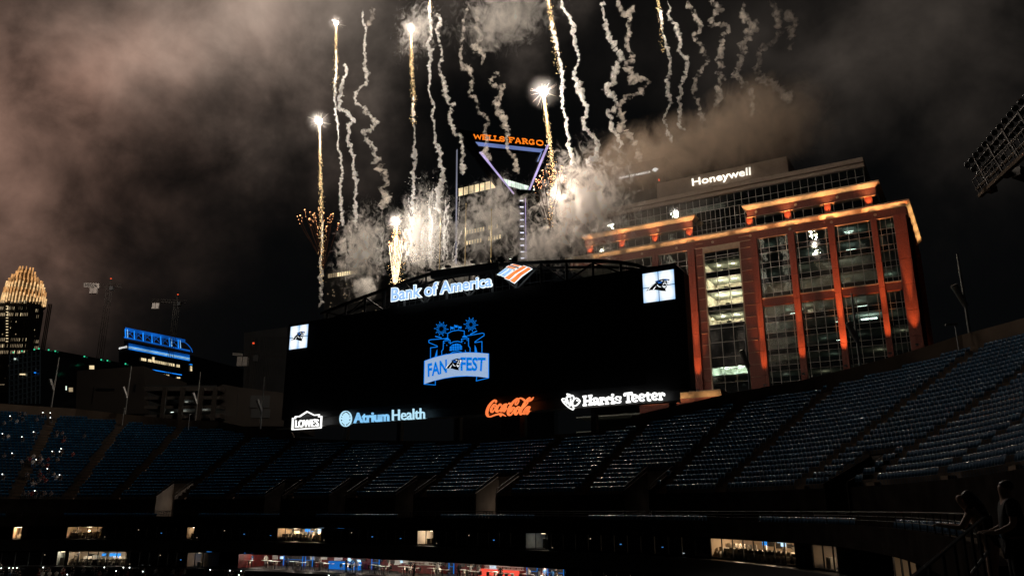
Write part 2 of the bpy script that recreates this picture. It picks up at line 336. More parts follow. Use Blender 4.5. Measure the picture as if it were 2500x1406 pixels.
BN /= np.linalg.norm(BN, axis=1)[:, None]; SMAX = float(S[-1])
def bp(s, o, z=0.0):
    nx, ny = np.interp(s, S, BN[:, 0]), np.interp(s, S, BN[:, 1]); L = math.hypot(nx, ny)
    return Vector((np.interp(s, S, BX)+nx/L*o, np.interp(s, S, BY)+ny/L*o, z))
def s_at(px, o, z, lo=0, hi=None):       # arc position that shows at a given picture column
    best = None
    for s in np.arange(lo, hi or SMAX-8, .25):
        p = bp(s, o, z)
        if p.y < 2: continue
        e = abs(proj(p)[0]-px)
        if best is None or e < best[0]: best = (e, s)
    return best[1]
NR = [(0, 28), (20, 30), (30, 29), (40, 25), (45, 24), (50, 21), (55, 19), (65, 17), (80, 15), (90, 14), (110, 14), (115, 16), (125, 20), (130, 21), (140, 25), (210, 25)]
def nrows(s): return int(round(np.interp(s, *zip(*NR))))
TREAD, RISE, O0, Z0 = .82, .50, 4.0, 1.6
AISLES = [12, 20, 28, 34.5, 40.5, 50.3, 58.5, 69, 80.3, 92, 105, 116, 125.5, 132, 141.5, 150, 160, 170]
VOMS = [48, 66.5, 78, 89.5, 102.5, 123, 146.5]
VW = {}
def in_vom(s, n):
    if not VW:
        for v in VOMS: VW[v] = 1.6/max(.3, (bp(v+.5, 7)-bp(v-.5, 7)).length)
    return n < 5 and any(abs(s-v) < VW[v] for v in VOMS)
deck = MB(); dwall = MB()
def stretch(s, o): return max(.3, (bp(s+.3, o)-bp(s-.3, o)).length/.6)
st = .5; ss = np.arange(0, SMAX-.01, st)
for a in ss:
    b = min(a+st, SMAX); n = nrows((a+b)/2)
    deck.quad(bp(a, .3, -1.3), bp(b, .3, -1.3), bp(b, O0, -1.3), bp(a, O0, -1.3))
    v = in_vom((a+b)/2, 0)
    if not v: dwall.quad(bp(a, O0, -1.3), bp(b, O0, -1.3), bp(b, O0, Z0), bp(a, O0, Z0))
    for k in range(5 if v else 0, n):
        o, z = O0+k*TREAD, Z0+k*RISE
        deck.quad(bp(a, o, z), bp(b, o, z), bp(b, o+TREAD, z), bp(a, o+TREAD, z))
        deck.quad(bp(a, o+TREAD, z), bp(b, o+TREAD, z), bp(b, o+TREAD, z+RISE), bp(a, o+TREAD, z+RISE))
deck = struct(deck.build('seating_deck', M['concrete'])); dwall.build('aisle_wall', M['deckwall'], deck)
# rim wall behind the last row
rim = MB()
def rim_pt(s, up=0.0, back=0.0):
    n = np.interp(s, *zip(*NR)); return bp(s, O0+n*TREAD+.25+back, Z0+n*RISE+up)
for a in np.arange(0, SMAX-.01, .5):
    b = min(a+.5, SMAX)
    h1 = [1.75 if x < 58 or x > 114 else .9 for x in (a, b)]
    p = [rim_pt(a, -.6), rim_pt(b, -.6), rim_pt(b, h1[1]), rim_pt(a, h1[0]), rim_pt(a, h1[0], .35), rim_pt(b, h1[1], .35), rim_pt(b, -8, .35), rim_pt(a, -8, .35)]
    rim.quad(p[0], p[1], p[2], p[3]); rim.quad(p[3], p[2], p[5], p[4]); rim.quad(p[4], p[5], p[6], p[7])
rim = rim.build('rim_wall', M['rim']); struct(rim)
# aisle steps, one flight per aisle
for s in AISLES:
    f = MB(); n = nrows(s)
    for k in range(5 if in_vom(s, 0) else 0, n-1):
        o, z = O0+k*TREAD, Z0+k*RISE
        h_ = .55/stretch(s, o); p = bp(s-h_, o+TREAD*.45, z); q = bp(s+h_, o+TREAD*.45, z); r = bp(s-h_, o+TREAD, z)
        f.box(p, q-p, r-p, (0, 0, RISE*.5))
        e = bp(s-h_, o+.01, z+.006); e2 = bp(s+h_, o+.01, z+.006); e3 = bp(s-h_, o+.09, z+.006)
        f.quad(e, e2, e2+(e3-e), e3)
    f.build('aisle_stair', M['rim'], deck)
# ---------------------------------------------------------------- seats
sm = MB()
cols = [(-.215, -.05), (-.10, 0), (.10, 0), (.215, -.05)]; prof = [(.06, .36), (.13, .58), (.18, .78), (.215, .83), (.255, .79)]
vs = [(x, y+dy, z) for (y, z) in prof for (x, dy) in cols]
sm.add(vs, [(r*4+c, r*4+c+1, r*4+c+5, r*4+c+4) for r in range(2) for c in range(3)]); sm.add(vs, [(r*4+c, r*4+c+1, r*4+c+5, r*4+c+4) for r in range(2, 4) for c in range(3)], 1)
pv = [(-.20, .0, .40), (.20, .0, .40), (.20, .055, .70), (-.20, .055, .70), (-.20, .03, .40), (.20, .03, .40)]
sm.add(pv, [(0, 1, 2, 3), (1, 0, 4, 5)])
sm.add([(-.03, .12, 0), (.03, .12, 0), (.03, .10, .42), (-.03, .10, .42)], [(0, 1, 2, 3)])
seat_me = sm.mesh('stadium_seat', [M['seat'], M['seat_edge']], True)
SV = np.array(sm.v, np.float32); SF = np.array(sm.f, np.int32)
spots = []
for k in range(-1, 31):
    o = O0+k*TREAD+.30 if k >= 0 else 1.15
    z = Z0+k*RISE if k >= 0 else -1.3
    s = 0.6; nx, ny = 0, 0
    while s < SMAX-1:
        p = bp(s, o, z); q = bp(s+.25, o, z); step = .505/max(.3, (q-p).length/.25)
        ok = (k < 0 and (int(s/7) % 3 != 1)) or (0 <= k < nrows(s)-0 and not any(abs(s-a)*.505/step < .85 for a in AISLES) and not (in_vom(s, k) or in_vom(s+.5*step, k) or in_vom(s-.5*step, k)))
        if ok: spots.append((s, o, z, p))
        s += step
def rowdir(s, o): d = bp(s+.3, o)-bp(s-.3, o); return math.atan2(d.y, d.x)
info = []
for (s, o, z, p) in spots:
    vis = False
    if p.y > 5:
        x, y = proj(p+Vector((0, 0, .6))); vis = -10 < x < 2510 and y < 1415
    info.append((p.length if vis else 1e6, s, o, z, p))
info.sort(key=lambda t: t[0])
for (d, s, o, z, p) in info[:300]:
    ob = bpy.data.objects.new('stadium_seat', seat_me); COL.objects.link(ob); ob.location = p; ob.rotation_euler = (0, 0, rowdir(s, o))
    tag(ob, 'blue plastic folding stadium seat bolted to the concrete steps of the upper deck', 'seat', 'nearest seats of the upper deck')
rest = [i for i in info[300:] if i[0] < 1e6 or abs(i[4].x) < 110]
A = np.array([rowdir(i[1], i[2])+random.gauss(0, .03) for i in rest], np.float32); P = np.array([tuple(i[4]) for i in rest], np.float32)
tilt = rng.normal(0, .035, len(rest)).astype(np.float32)
V = np.repeat(SV[None], len(rest), 0).copy()
V[:, :, 1] += tilt[:, None]*(V[:, :, 2]-.4)
ca, sa = np.cos(A)[:, None], np.sin(A)[:, None]
VX = V[:, :, 0]*ca-V[:, :, 1]*sa+P[:, None, 0]; VY = V[:, :, 0]*sa+V[:, :, 1]*ca+P[:, None, 1]; VZ = V[:, :, 2]+P[:, None, 2]
VV = np.stack([VX, VY, VZ], 2).reshape(-1, 3); FF = (SF[None]+np.arange(len(rest))[:, None, None]*len(SV)).reshape(-1, 4)
o = bpy.data.objects.new('seat_rows', np_mesh('seat_rows', VV, FF, [M['seat'], M['seat_edge']], True)); o.data.polygons.foreach_set('material_index', np.tile(np.array(sm.m, np.int32), len(rest))); COL.objects.link(o)
tag(o, 'long rows of dark blue stadium seats filling the far sections of the upper deck', 'seats', kind='stuff')
# ---------------------------------------------------------------- vomitories
M['portal'] = mat('portal_concrete', (.12, .095, .078), .85, var=.25, nscale=.8, bump=.15)
M['portal_lamp'] = emat('corridor_lamp', (1, .86, .66), 8, sample=True)
for i, v in enumerate(VOMS):
    e = empty('stair_portal', bp(v, O0, -1.3))
    w = VW[v]*.97; top = Z0+4*RISE+.40; oe = O0+5*TREAD
    for sg in (-1, 1):
        wl = MB(); a, b = v+sg*w, v+sg*(w*1.12)
        lo = [bp(a, O0-.1, -1.28), bp(a, oe, -1.28), bp(b, oe, -1.28), bp(b, O0-.1, -1.28)]
        hi = [bp(a, O0-.1, Z0+.35), bp(a, oe, top), bp(b, oe, top), bp(b, O0-.1, Z0+.35)]
        wl.add(lo+hi, [(0, 1, 5, 4), (1, 2, 6, 5), (2, 3, 7, 6), (3, 0, 4, 7), (4, 5, 6, 7)])
        wl.build('side_wall', M['portal'] if i in (0, 4) else M['deckwall'], e)  # side walls of unlit portals get a darker colour for their shade
        rl = MB(); rl.path([bp(v+sg*(w*1.05), O0, Z0+.8), bp(v+sg*(w*1.05), oe, top+.45)], .03)
        for t in (0, .33, .66, 1): rl.tube(bp(v+sg*(w*1.05), O0+(oe-O0)*t, Z0+.35+(top-Z0-.35)*t), bp(v+sg*(w*1.05), O0+(oe-O0)*t, Z0+.8+(top+.45-Z0-.8)*t), .03, n=5)
        rl.build('handrail', M['darkmetal'], e)
    bk = MB(); dw = w*.5
    bk.quad(bp(v-w, oe, .95), bp(v+w, oe, .95), bp(v+w, oe, top), bp(v-w, oe, top))
    bk.quad(bp(v-w, oe, -1.28), bp(v-dw, oe, -1.28), bp(v-dw, oe, .95), bp(v-w, oe, .95)); bk.quad(bp(v+dw, oe, -1.28), bp(v+w, oe, -1.28), bp(v+w, oe, .95), bp(v+dw, oe, .95))
    bk.build('end_wall', M['portal'], e)
    tn = MB(); of = oe+6
    tn.quad(bp(v-dw, of, -1.28), bp(v+dw, of, -1.28), bp(v+dw, of, .95), bp(v-dw, of, .95))
    for sg in (-dw, dw): tn.quad(bp(v+sg, oe, -1.28), bp(v+sg, of, -1.28), bp(v+sg, of, .95), bp(v+sg, oe, .95))
    tn.quad(bp(v-dw, oe, .95), bp(v+dw, oe, .95), bp(v+dw, of, .95), bp(v-dw, of, .95)); tn.quad(bp(v-dw, oe, -1.28), bp(v+dw, oe, -1.28), bp(v+dw, of, -1.28), bp(v-dw, of, -1.28))
    tn.build('tunnel', M['portal'], e)
    fl = MB(); fl.cbox(bp(v, oe+3, .90), 1.2, .3, .06, 0); fl.build('corridor_lamp', M['portal_lamp'], e)
    lamp('POINT', bp(v+w*.35, oe-.7, .55), [46, 5, 4, 16, 42, 14, 1][i], (1, .84, .66), e, .15, 'corridor_light')
    rl = MB()
    for t in (-w*.47, -w*.16, w*.16, w*.47): rl.tube(bp(v+t, O0+.3, -1.28), bp(v+t, O0+.3, -.2), .025, n=5)
    rl.tube(bp(v-w*.5, O0+.3, -.2), bp(v+w*.5, O0+.3, -.2), .03); rl.tube(bp(v-w*.5, O0+.3, -.7), bp(v+w*.5, O0+.3, -.7), .02)
    rl.build('gate_rail', M['darkmetal'], e)
    tag(e, ['pale concrete stairway portal with bright lit side wall below the mostly empty left sections', 'dim stairway portal below the house shaped sponsor sign',
            'dim stairway portal below the tree emblem sponsor sign', 'stairway portal with lit doorway and gate rail below the banner graphic',
            'stairway portal with a brightly lit doorway below the red script sign', 'tall stairway portal with a narrow lit slit below the white sponsor lettering',
            'unlit stairway portal among the seats near the woman at the railing'][i], 'portal')
# ---------------------------------------------------------------- front parapet and railing
par = MB()
SR = np.arange(0, 195.01, 1.0)
for a, b in zip(SR[:-1], SR[1:]):
    for (o1, z1, o2, z2) in ((0, -2.2, 0, -.85), (0, -.85, .3, -.85), (.3, -.85, .3, -1.3), (0, -2.2, 3.5, -2.2)):
        par.quad(bp(a, o1, z1), bp(b, o1, z1), bp(b, o2, z2), bp(a, o2, z2))
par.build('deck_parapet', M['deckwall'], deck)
rr_ = MB()
for z in (-.10, -.32, -.55):
    for a, b in zip(SR[:-1:2], SR[2::2]): rr_.tube(bp(a, .15, z), bp(b, .15, z), .028 if z > -.2 else .018, n=5, cap=False)
for a in SR[::2]: rr_.tube(bp(a, .15, -.85), bp(a, .15, -.10), .025, n=5)
tag(rr_.build('front_railing', M['darkmetal']), 'thin metal railing along the front edge of the upper deck', 'railing')
# ================================================================ SUITE LEVELS BELOW THE DECK
rings = MB()
for a, b in zip(SR[:-1], SR[1:]):
    for (o1, z1, o2, z2) in ((1.3, -4.05, .2, -4.05), (.2, -4.05, .2, -5.55), (.2, -5.55, 7, -5.55), (1.3, -2.2, 7, -2.25), (1.3, -4.05, 7, -4.0), (7, -2.2, 7, -4.05),
                             (.4, -7.75, -.6, -7.75), (-.6, -7.75, -.6, -9.0), (.4, -7.75, 8, -7.7), (8, -5.5, 8, -7.75)):
        rings.quad(bp(a, o1, z1), bp(b, o1, z1), bp(b, o2, z2), bp(a, o2, z2))
rings = struct(rings.build('suite_gallery', M['black']))
lb = MB()                                   # lower bowl terraces falling to the field
for a, b in zip(np.arange(0, 184, 2.0), np.arange(2, 186, 2.0)):
    for k in range(16):
        o, z = -.6-k*.85, -9.0-k*.42
        lb.quad(bp(a, o, z), bp(b, o, z), bp(b, o-.85, z), bp(a, o-.85, z)); lb.quad(bp(a, o-.85, z), bp(b, o-.85, z), bp(b, o-.85, z-.42), bp(a, o-.85, z-.42))
struct(lb.build('lower_terrace', M['concrete']))
M['suite_warm'] = mat('suite_wall_cream', (.62, .48, .34), .8, var=.15, nscale=1)
M['suite_red'] = mat('bar_wall_red', (.11, .008, .006), .6, var=.5, nscale=1.5)
M['suite_grey'] = mat('suite_wall_grey', (.35, .36, .33), .8, var=.15)
M['furn_pale'] = mat('pale_upholstery', (.62, .55, .46), .7, var=.2)
M['furn_dark'] = mat('dark_upholstery', (.04, .035, .03), .6, var=.2)
M['tabletop'] = mat('white_tabletop', (.68, .68, .64), .35, var=.1)
M['tv'] = emat('tv_screen_blue', (.05, .35, 1), 1.1, .5, 2.0); M['tvw'] = emat('tv_screen_pale', (.55, .8, 1), 1.2, .4, 2.0)
M['trimblue'] = emat('blue_led_trim', (.02, .22, .8), .55)
M['ceil'] = emat('suite_downlight', (1, .80, .55), 9, sample=True)
M['mull'] = mat('window_mullion', (.05, .05, .05), .4, .5)
M['redneon'] = emat('red_backlit_shelf', (1, .10, .06), .9)
def ring_room(px0, px1, z0, z1, off, depth, wall, name, label, furn='chairs', power=30, col=(1, .72, .44), bay=1.4, seed=0, people=0):
    rd = random.Random(seed); s0 = s_at(px0, off, (z0+z1)/2); s1 = s_at(px1, off, (z0+z1)/2)
    s0, s1 = min(s0, s1), max(s0, s1); e = empty(name, bp((s0+s1)/2, off, z0), label, 'suite'); n = max(1, int((s1-s0)/3)); L = s1-s0
    w = MB()
    for k in range(n):
        a, b = s0+L*k/n, s0+L*(k+1)/n
        w.quad(bp(a, off+depth, z0+.02), bp(b, off+depth, z0+.02), bp(b, off+depth, z1-.02), bp(a, off+depth, z1-.02))
        w.quad(bp(a, off, z0+.02), bp(b, off, z0+.02), bp(b, off+depth, z0+.02), bp(a, off+depth, z0+.02)); w.quad(bp(a, off, z1-.02), bp(b, off, z1-.02), bp(b, off+depth, z1-.02), bp(a, off+depth, z1-.02))
    for q in (s0, s1): w.quad(bp(q, off, z0+.02), bp(q, off+depth, z0+.02), bp(q, off+depth, z1-.02), bp(q, off, z1-.02))
    w.build('room_shell', M[wall], e); fl_ = MB()
    for k in range(n):
        a, b = s0+L*k/n, s0+L*(k+1)/n; fl_.quad(bp(a, off, z0+.03), bp(b, off, z0+.03), bp(b, off+depth, z0+.03), bp(a, off+depth, z0+.03)); fl_.quad(bp(a, off, z1-.03), bp(b, off, z1-.03), bp(b, off+depth, z1-.03), bp(a, off+depth, z1-.03))
    fl_.build('floor_and_soffit', M['furn_dark'], e)
    h = z1-z0
    for k in range(max(2, int(L/1.0))):       # pictures, cabinets and screens on the back wall
        a = s0+.3+rd.random()*(L-.9); ww = .35+rd.random()*.8; zz = z0+h*(.40+.2*rd.random()); hh = h*(.18+.35*rd.random())
        b_ = MB(); p = bp(a, off+depth-.06, zz); q = bp(min(a+ww, s1-.05), off+depth-.06, zz); b_.box(p, q-p, (bp(a, off+depth-.14, zz)-p), (0, 0, hh))
        kind = rd.random()*(1 if furn != 'bar' else .6)+(0 if furn != 'bar' else .35); b_.build('wall_screen' if kind < .4 else 'cabinet', M['tv'] if kind < .2 else M['tvw'] if kind < .4 else M['furn_dark'] if kind < .8 else M['tabletop'], e)
    k = 0
    while s0+k*bay <= s1+.01 and furn != 'bar': m_ = MB(); m_.beam(bp(s0+k*bay, off, z0), bp(s0+k*bay, off, z1), .09, .09, up=(1, 0, 0)); m_.build('mullion', M['mull'], e); k += 1
    if furn == 'none':
        for k in range(max(2, int(L/1.1))):
            a = s0+.15+rd.random()*max(.1, L-.9); oo = off+.5+rd.random()*(depth-1.4); ww = .4+.7*rd.random(); hh = .5+.6*rd.random(); c = MB(); p = bp(a, oo, z0+.03); c.box(p, bp(min(a+ww, s1-.05), oo, z0+.03)-p, bp(a, oo+.4, z0+.03)-p, (0, 0, hh)); c.build('sideboard', M[rd.choice(['furn_dark', 'furn_dark', 'suite_grey', 'furn_pale'])], e)
    for k in range(max(1, int(L/3))):
        p = bp(s0+(k+.5)*L/max(1, int(L/3)), off+depth*.32, z1-.06)
        d = MB(); d.cbox(p, .5, .5, .04); d.build('downlight', M['ceil'], e)
        lamp('POINT', p-Vector((0, 0, .12)), power, col, e, .12, 'downlight_glow')
    if furn in ('chairs', 'lounge'):
        cm = MB(); cm.cbox((0, 0, .32), .46, .44, .12); cm.cbox((0, .2, .60), .46, .10, .50); cm.cbox((-.22, 0, .45), .05, .4, .1); cm.cbox((.22, 0, .45), .05, .4, .1); cm.cbox((0, 0, .13), .3, .3, .26)
        cme = cm.mesh('lounge_chair', M['furn_pale'])
        rows = [(off+.6, 0), (off+1.5, .28)]
        for (oo, dz) in rows:
            q = s0+.4
            while q < s1-.4:
                if rd.random() > .22:
                    c = bpy.data.objects.new('lounge_chair', cme); COL.objects.link(c); c.location = bp(q, oo, z0+.03+dz); c.rotation_euler = (0, 0, rowdir(q, oo))
                    tag(c, 'cream low-back chair inside the '+label.split(' under')[0][:60].split(' with')[0], 'chair', 'chairs in '+name+' %d' % seed)
                q += .62
        ct = MB(); p = bp(s0+.2, off+1.05, z0+.03); q = bp(s1-.2, off+1.05, z0+.03); ct.box(p, q-p, bp(s0+.2, off+1.25, z0+.03)-p, (0, 0, .72)); ct.build('counter', M['furn_dark'], e)
        st_ = MB(); p = bp(s0, off+1.3, z0+.03); q = bp(s1, off+1.3, z0+.03); st_.box(p, q-p, bp(s0, off+2.2, z0+.03)-p, (0, 0, .28)); st_.build('seat_riser', M['furn_dark'], e)
    return e, s0, s1
ZU0, ZU1 = -3.95, -2.35
U = 1.45
ring_room(30, 52, ZU0, ZU1, U, 4, 'suite_warm', 'suite', 'small warm lit suite with a lamp under the leftmost stands', 'none', 80, seed=1)
ring_room(165, 248, ZU0, ZU1, U, 4.5, 'suite_warm', 'suite', 'warm lit suite with two rows of pale chairs under the left sections', 'chairs', 130, seed=2)
ring_room(455, 472, ZU0, ZU1, U, 3, 'suite_warm', 'suite', 'narrow suite lit by one low lamp behind dark glass', 'none', 2, seed=3)
ring_room(676, 784, ZU0, ZU1, U, 4.5, 'suite_warm', 'suite', 'bright warm suite with chairs and counter under the house shaped sign', 'chairs', 160, seed=4)
ring_room(1020, 1056, ZU0, ZU1, U, 4, 'suite_warm', 'suite', 'cool white lit suite corner with glass front under the banner', 'none', 110, (1, .90, .75), seed=5)
ring_room(1282, 1338, ZU0, ZU1, U, 4, 'suite_grey', 'suite', 'suite with pale blue screens and a small lamp under the red script sign', 'none', 9, (.8, .9, 1), seed=6)
ring_room(1735, 1945, ZU0, ZU1, U, 5, 'suite_warm', 'suite', 'long warm suite with rows of cream chairs behind mullions right of the portal slit', 'chairs', 120, seed=7)
ring_room(1984, 2044, ZU0, ZU1, U, 3.4, 'suite_warm', 'suite', 'suite with three glowing wall lamps beyond the long warm suite', 'none', 8, seed=8)
ring_room(2184, 2240, ZU0, ZU1, U, 3.4, 'suite_warm', 'suite', 'small suite with glowing lamps and blue trim left of the stair rail', 'none', 8, seed=9)
ZL0, ZL1 = -7.65, -5.75
LO = .6
ring_room(137, 158, ZL0, ZL1, LO, 2.5, 'suite_grey', 'suite', 'pale lit stair hall beside the lower lounge', 'none', 26, (1, .95, .8), seed=11)
ring_room(168, 308, ZL0, ZL1, LO, 4, 'suite_warm', 'lounge', 'lower lounge with a long line of white chairs and a blue wall screen', 'lounge', 80, (1, .92, .75), seed=12)
ring_room(455, 500, ZL0, ZL1, LO, 3, 'suite_warm', 'suite', 'lower suite with two faint wall lamps', 'none', 2, seed=13)
ring_room(1785, 1870, ZL0, ZL1, LO, 4, 'suite_warm', 'suite', 'lower suite with cream wall lamps at the bottom edge', 'none', 16, seed=14)
# the long club bar
bar, b0, b1 = ring_room(583, 1376, ZL0, ZL1, LO, 6.5, 'suite_red', 'club_bar', 'long open club bar with red walls, tables and drinkers below the scoreboard', 'bar', 115, (1, .88, .74), seed=20)
bar['category'] = 'bar'
rd = random.Random(5)
tm = MB(); tm.cbox((0, 0, .98), 1.5, .55, .05); tmb = MB(); tmb.tube((0, 0, .03), (0, 0, .96), .06, n=8); tmb.cbox((0, 0, .015), .6, .5, .03)
t_top = tm.mesh('table_top', M['tabletop']); t_leg = tmb.mesh('pedestal', M['darkmetal'])
stm = MB(); stm.cbox((0, 0, .62), .38, .38, .06); stm.cbox((0, .17, .82), .38, .05, .36)
for sx in (-.15, .15):
    for sy in (-.15, .15): stm.tube((sx, sy, 0), (sx*.8, sy*.8, .6), .02, n=5)
stool_me = stm.mesh('bar_stool', M['furn_dark']); stool_pale = stm.mesh('bar_stool_pale', M['furn_pale'])
q = b0+1.0; k = 0
while q < b1-1:
    e = bpy.data.objects.new('high_table', None); COL.objects.link(e); e.location = bp(q, LO+.9+.9*(k % 2), ZL0+.04); e.rotation_euler = (0, 0, rowdir(q, LO))
    tag(e, 'white topped high table in the open front of the red club bar', 'table', 'high tables in the club bar')
    link(bpy.data.objects.new('table_top', t_top), e, True); link(bpy.data.objects.new('pedestal', t_leg), e, True)
    for dx, dy in ((-.45, .55), (.4, .55), (-.4, -.5)):
        if rd.random() < .75:
            c = bpy.data.objects.new('bar_stool', stool_me if rd.random() < .6 else stool_pale); COL.objects.link(c); c.location = bp(q+dx, LO+.9+.9*(k % 2)+dy, ZL0+.04); c.rotation_euler = (0, 0, rowdir(q, LO)+(0 if dy > 0 else math.pi))
            tag(c, 'bar stool pulled up to a high table in the red club bar', 'stool', 'stools in the club bar')
    q += 2.35; k += 1
for (pa, pb, kind) in ((595, 612, 'b'), (690, 735, 'b'), (745, 760, 'b'), (818, 892, 'c'), (905, 925, 'b'), (985, 1075, 'r'), (1095, 1105, 'b'), (1180, 1275, 's'), (1285, 1310, 'b'), (1335, 1372, 'b')):
    a = s_at(pa, LO+6, ZL0+1); b = s_at(pb, LO+6, ZL0+1); a, b = min(a, b), max(a, b); c = MB()
    if kind == 'b':
        for t in (a, b): c.beam(bp(t, LO+6.2, ZL0+.1), bp(t, LO+6.2, ZL1-.15), .12, .12, up=(1, 0, 0))
        p = bp(a, LO+6.3, ZL0+.9)
        c.box(p, bp(b, LO+6.3, ZL0+.9)-p, bp(a, LO+6.35, ZL0+.9)-p, (0, 0, .06)); c.build('door_trim', M['trimblue'], bar)
        d = MB(); p = bp(a+.1, LO+6.4, ZL0+.05); d.box(p, bp(b-.1, LO+6.4, ZL0+.05)-p, bp(a+.1, LO+6.45, ZL0+.05)-p, (0, 0, 1.6)); d.build('door_leaf', M['black'], bar)
    elif kind == 'c':
        p = bp(a, LO+4.8, ZL0+.03); c.box(p, bp(b, LO+4.8, ZL0+.03)-p, bp(a, LO+5.4, ZL0+.03)-p, (0, 0, 1.0)); c.build('bar_counter', M['trimblue'], bar)
    else:
        p = bp(a, LO+5.0, ZL0+.03); c.box(p, bp(b, LO+5.0, ZL0+.03)-p, bp(a, LO+5.5, ZL0+.03)-p, (0, 0, .95)); c.build('bar_counter', M['redneon'] if kind == 's' else M['suite_red'], bar)
        for zz in (.95, 1.25, 1.5):
            sh = MB(); p = bp(a, LO+6.1, ZL0+zz); sh.box(p, bp(b, LO+6.1, ZL0+zz)-p, bp(a, LO+6.4, ZL0+zz)-p, (0, 0, .04)); sh.build('bottle_shelf', M['tabletop'], bar)
        bt = MB(); n = int((b-a)/.16)
        for j in range(n):
            for zz in (.99, 1.29):
                if rd.random() < .8: pp = bp(a+(j+.5)*(b-a)/n, LO+6.2, ZL0+zz); bt.tube(pp, pp+Vector((0, 0, .16)), .035, n=5); bt.tube(pp+Vector((0, 0, .16)), pp+Vector((0, 0, .24)), .014, n=4)
        o = bt.build('bottles', M['furn_pale'], bar); o['kind'] = 'stuff'
# dark glazing between the lit rooms
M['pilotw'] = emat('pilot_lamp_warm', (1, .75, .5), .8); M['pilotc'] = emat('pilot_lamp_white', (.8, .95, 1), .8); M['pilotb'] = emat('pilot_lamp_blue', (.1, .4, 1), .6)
def glazing(px0, px1, z0, z1, off, name, label):
    s0, s1 = sorted((s_at(px0, off, z0), s_at(px1, off, z0))); e = empty(name, bp((s0+s1)/2, off, z0), label, 'glazing')
    n = max(1, int((s1-s0)/1.5))
    for k in range(n):
        a, b = s0+(s1-s0)*k/n, s0+(s1-s0)*(k+1)/n; w = MB()
        w.quad(bp(a+.04, off, z0+.06), bp(b-.04, off, z0+.06), bp(b-.04, off, z1-.06), bp(a+.04, off, z1-.06)); w.build('pane', M['glassdark'], e)
        f = MB(); f.beam(bp(a, off-.03, z0), bp(a, off-.03, z1), .08, .08, up=(1, 0, 0)); f.build('mullion', M['steel'], e)
        if k*7 % 5 < 2: q = MB(); t_ = .1+.8*((k*37 % 10)/10); q.cbox(bp(a+(b-a)*t_, off-.05, z0+.2+(z1-z0-.5)*((k*53 % 10)/10)), .07+.05*(k % 3), .05, .05+.03*(k % 2)); q.build('pilot_lamp', M['pilot'+'wcb'[k % 3]], e)  # added glowing boxes, painted reflections on the opaque panes
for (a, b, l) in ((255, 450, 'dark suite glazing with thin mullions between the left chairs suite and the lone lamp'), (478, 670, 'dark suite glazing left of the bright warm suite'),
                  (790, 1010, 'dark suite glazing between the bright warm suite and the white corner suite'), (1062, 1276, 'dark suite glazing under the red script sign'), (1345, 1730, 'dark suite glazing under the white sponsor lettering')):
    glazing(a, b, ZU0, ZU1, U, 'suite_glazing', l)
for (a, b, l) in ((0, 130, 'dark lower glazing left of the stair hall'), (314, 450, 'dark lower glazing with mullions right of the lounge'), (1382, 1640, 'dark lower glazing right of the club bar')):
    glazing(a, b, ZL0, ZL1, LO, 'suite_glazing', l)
# ================================================================ VIDEO SCOREBOARD
KB, MBs = 117.6, .592; LB = math.hypot(1, MBs)
DB = Vector((1, -MBs, 0))/LB; NF = Vector((-MBs, -1, 0))/LB       # along the board, out of its face
def onb(px, py, proud=0.0):
    r = ray(px, py); t = (KB-proud*LB)/(MBs*r.x+r.y); return r*t
def ub(p): return (Vector(p)-Vector((0, KB, 0))).dot(DB)
def BP(u, z, proud=0.0): return Vector((0, KB, z))+DB*u+NF*proud
uL, uR = ub(onb(697, 900)), ub(onb(1655, 800)); ZB0, ZB1 = 15.4, 32.8; TH = 3.0
board = empty('video_scoreboard', BP((uL+uR)/2, 13.5), 'huge black video scoreboard with arched truss top and lit sponsor signs behind the upper deck', 'scoreboard')
M['screen_off'] = mat('led_screen_off', (.004, .004, .0045), .35, var=.2, nscale=.3)
cb = MB(); cb.box(BP(uL, ZB0, 0), DB*(uR-uL), -NF*TH, (0, 0, ZB1-ZB0))
cb.add([BP(uR, ZB1, 0), BP(uR, ZB1, -TH), BP(uR+1.0, ZB1-1.2, -TH), BP(uR+1.0, ZB1-1.2, -.8), BP(uR, ZB0, 0), BP(uR, ZB0, -TH), BP(uR+1.0, ZB0, -TH), BP(uR+1.0, ZB0, -.8)],
       [(0, 3, 7, 4), (3, 2, 6, 7), (0, 1, 2, 3)])
cb.build('cabinet', M['black'], board)
# LED modules of the dark screen: a grid of shallow tiles
for i in range(12):
    for j in range(4):
        a = uL+4.9+(uR-uL-9.8)*i/12; b = uL+4.9+(uR-uL-9.8)*(i+1)/12; z0 = 16.3+15.2*j/4; z1 = 16.3+15.2*(j+1)/4
        t = MB(); t.box(BP(a+.015, z0+.015, .06), DB*(b-a-.03), -NF*.055, (0, 0, z1-z0-.03)); t.build('screen_module', M['screen_off'], board)
# posts, lower truss and ledge that carries the sponsor signs
for u in np.linspace(uL+2, uR-2, 7): sup = MB(); sup.box(BP(u-.4, -3, -1.6), DB*.8, -NF*.8, (0, 0, ZB0+3)); sup.build('support_post', M['darkmetal'], board)
lg = MB(); lg.box(BP(uL-.8, 13.75, .5), DB*(uR-uL+.4), -NF*1.2, (0, 0, .14)); lg.build('sign_ledge', M['steel'], board)
lt = MB(); lt.box(BP(uL, 13.9, -.6), DB*(uR-uL-.5), -NF*.25, (0, 0, ZB0-13.9)); lt.build('lower_fascia', M['black'], board)
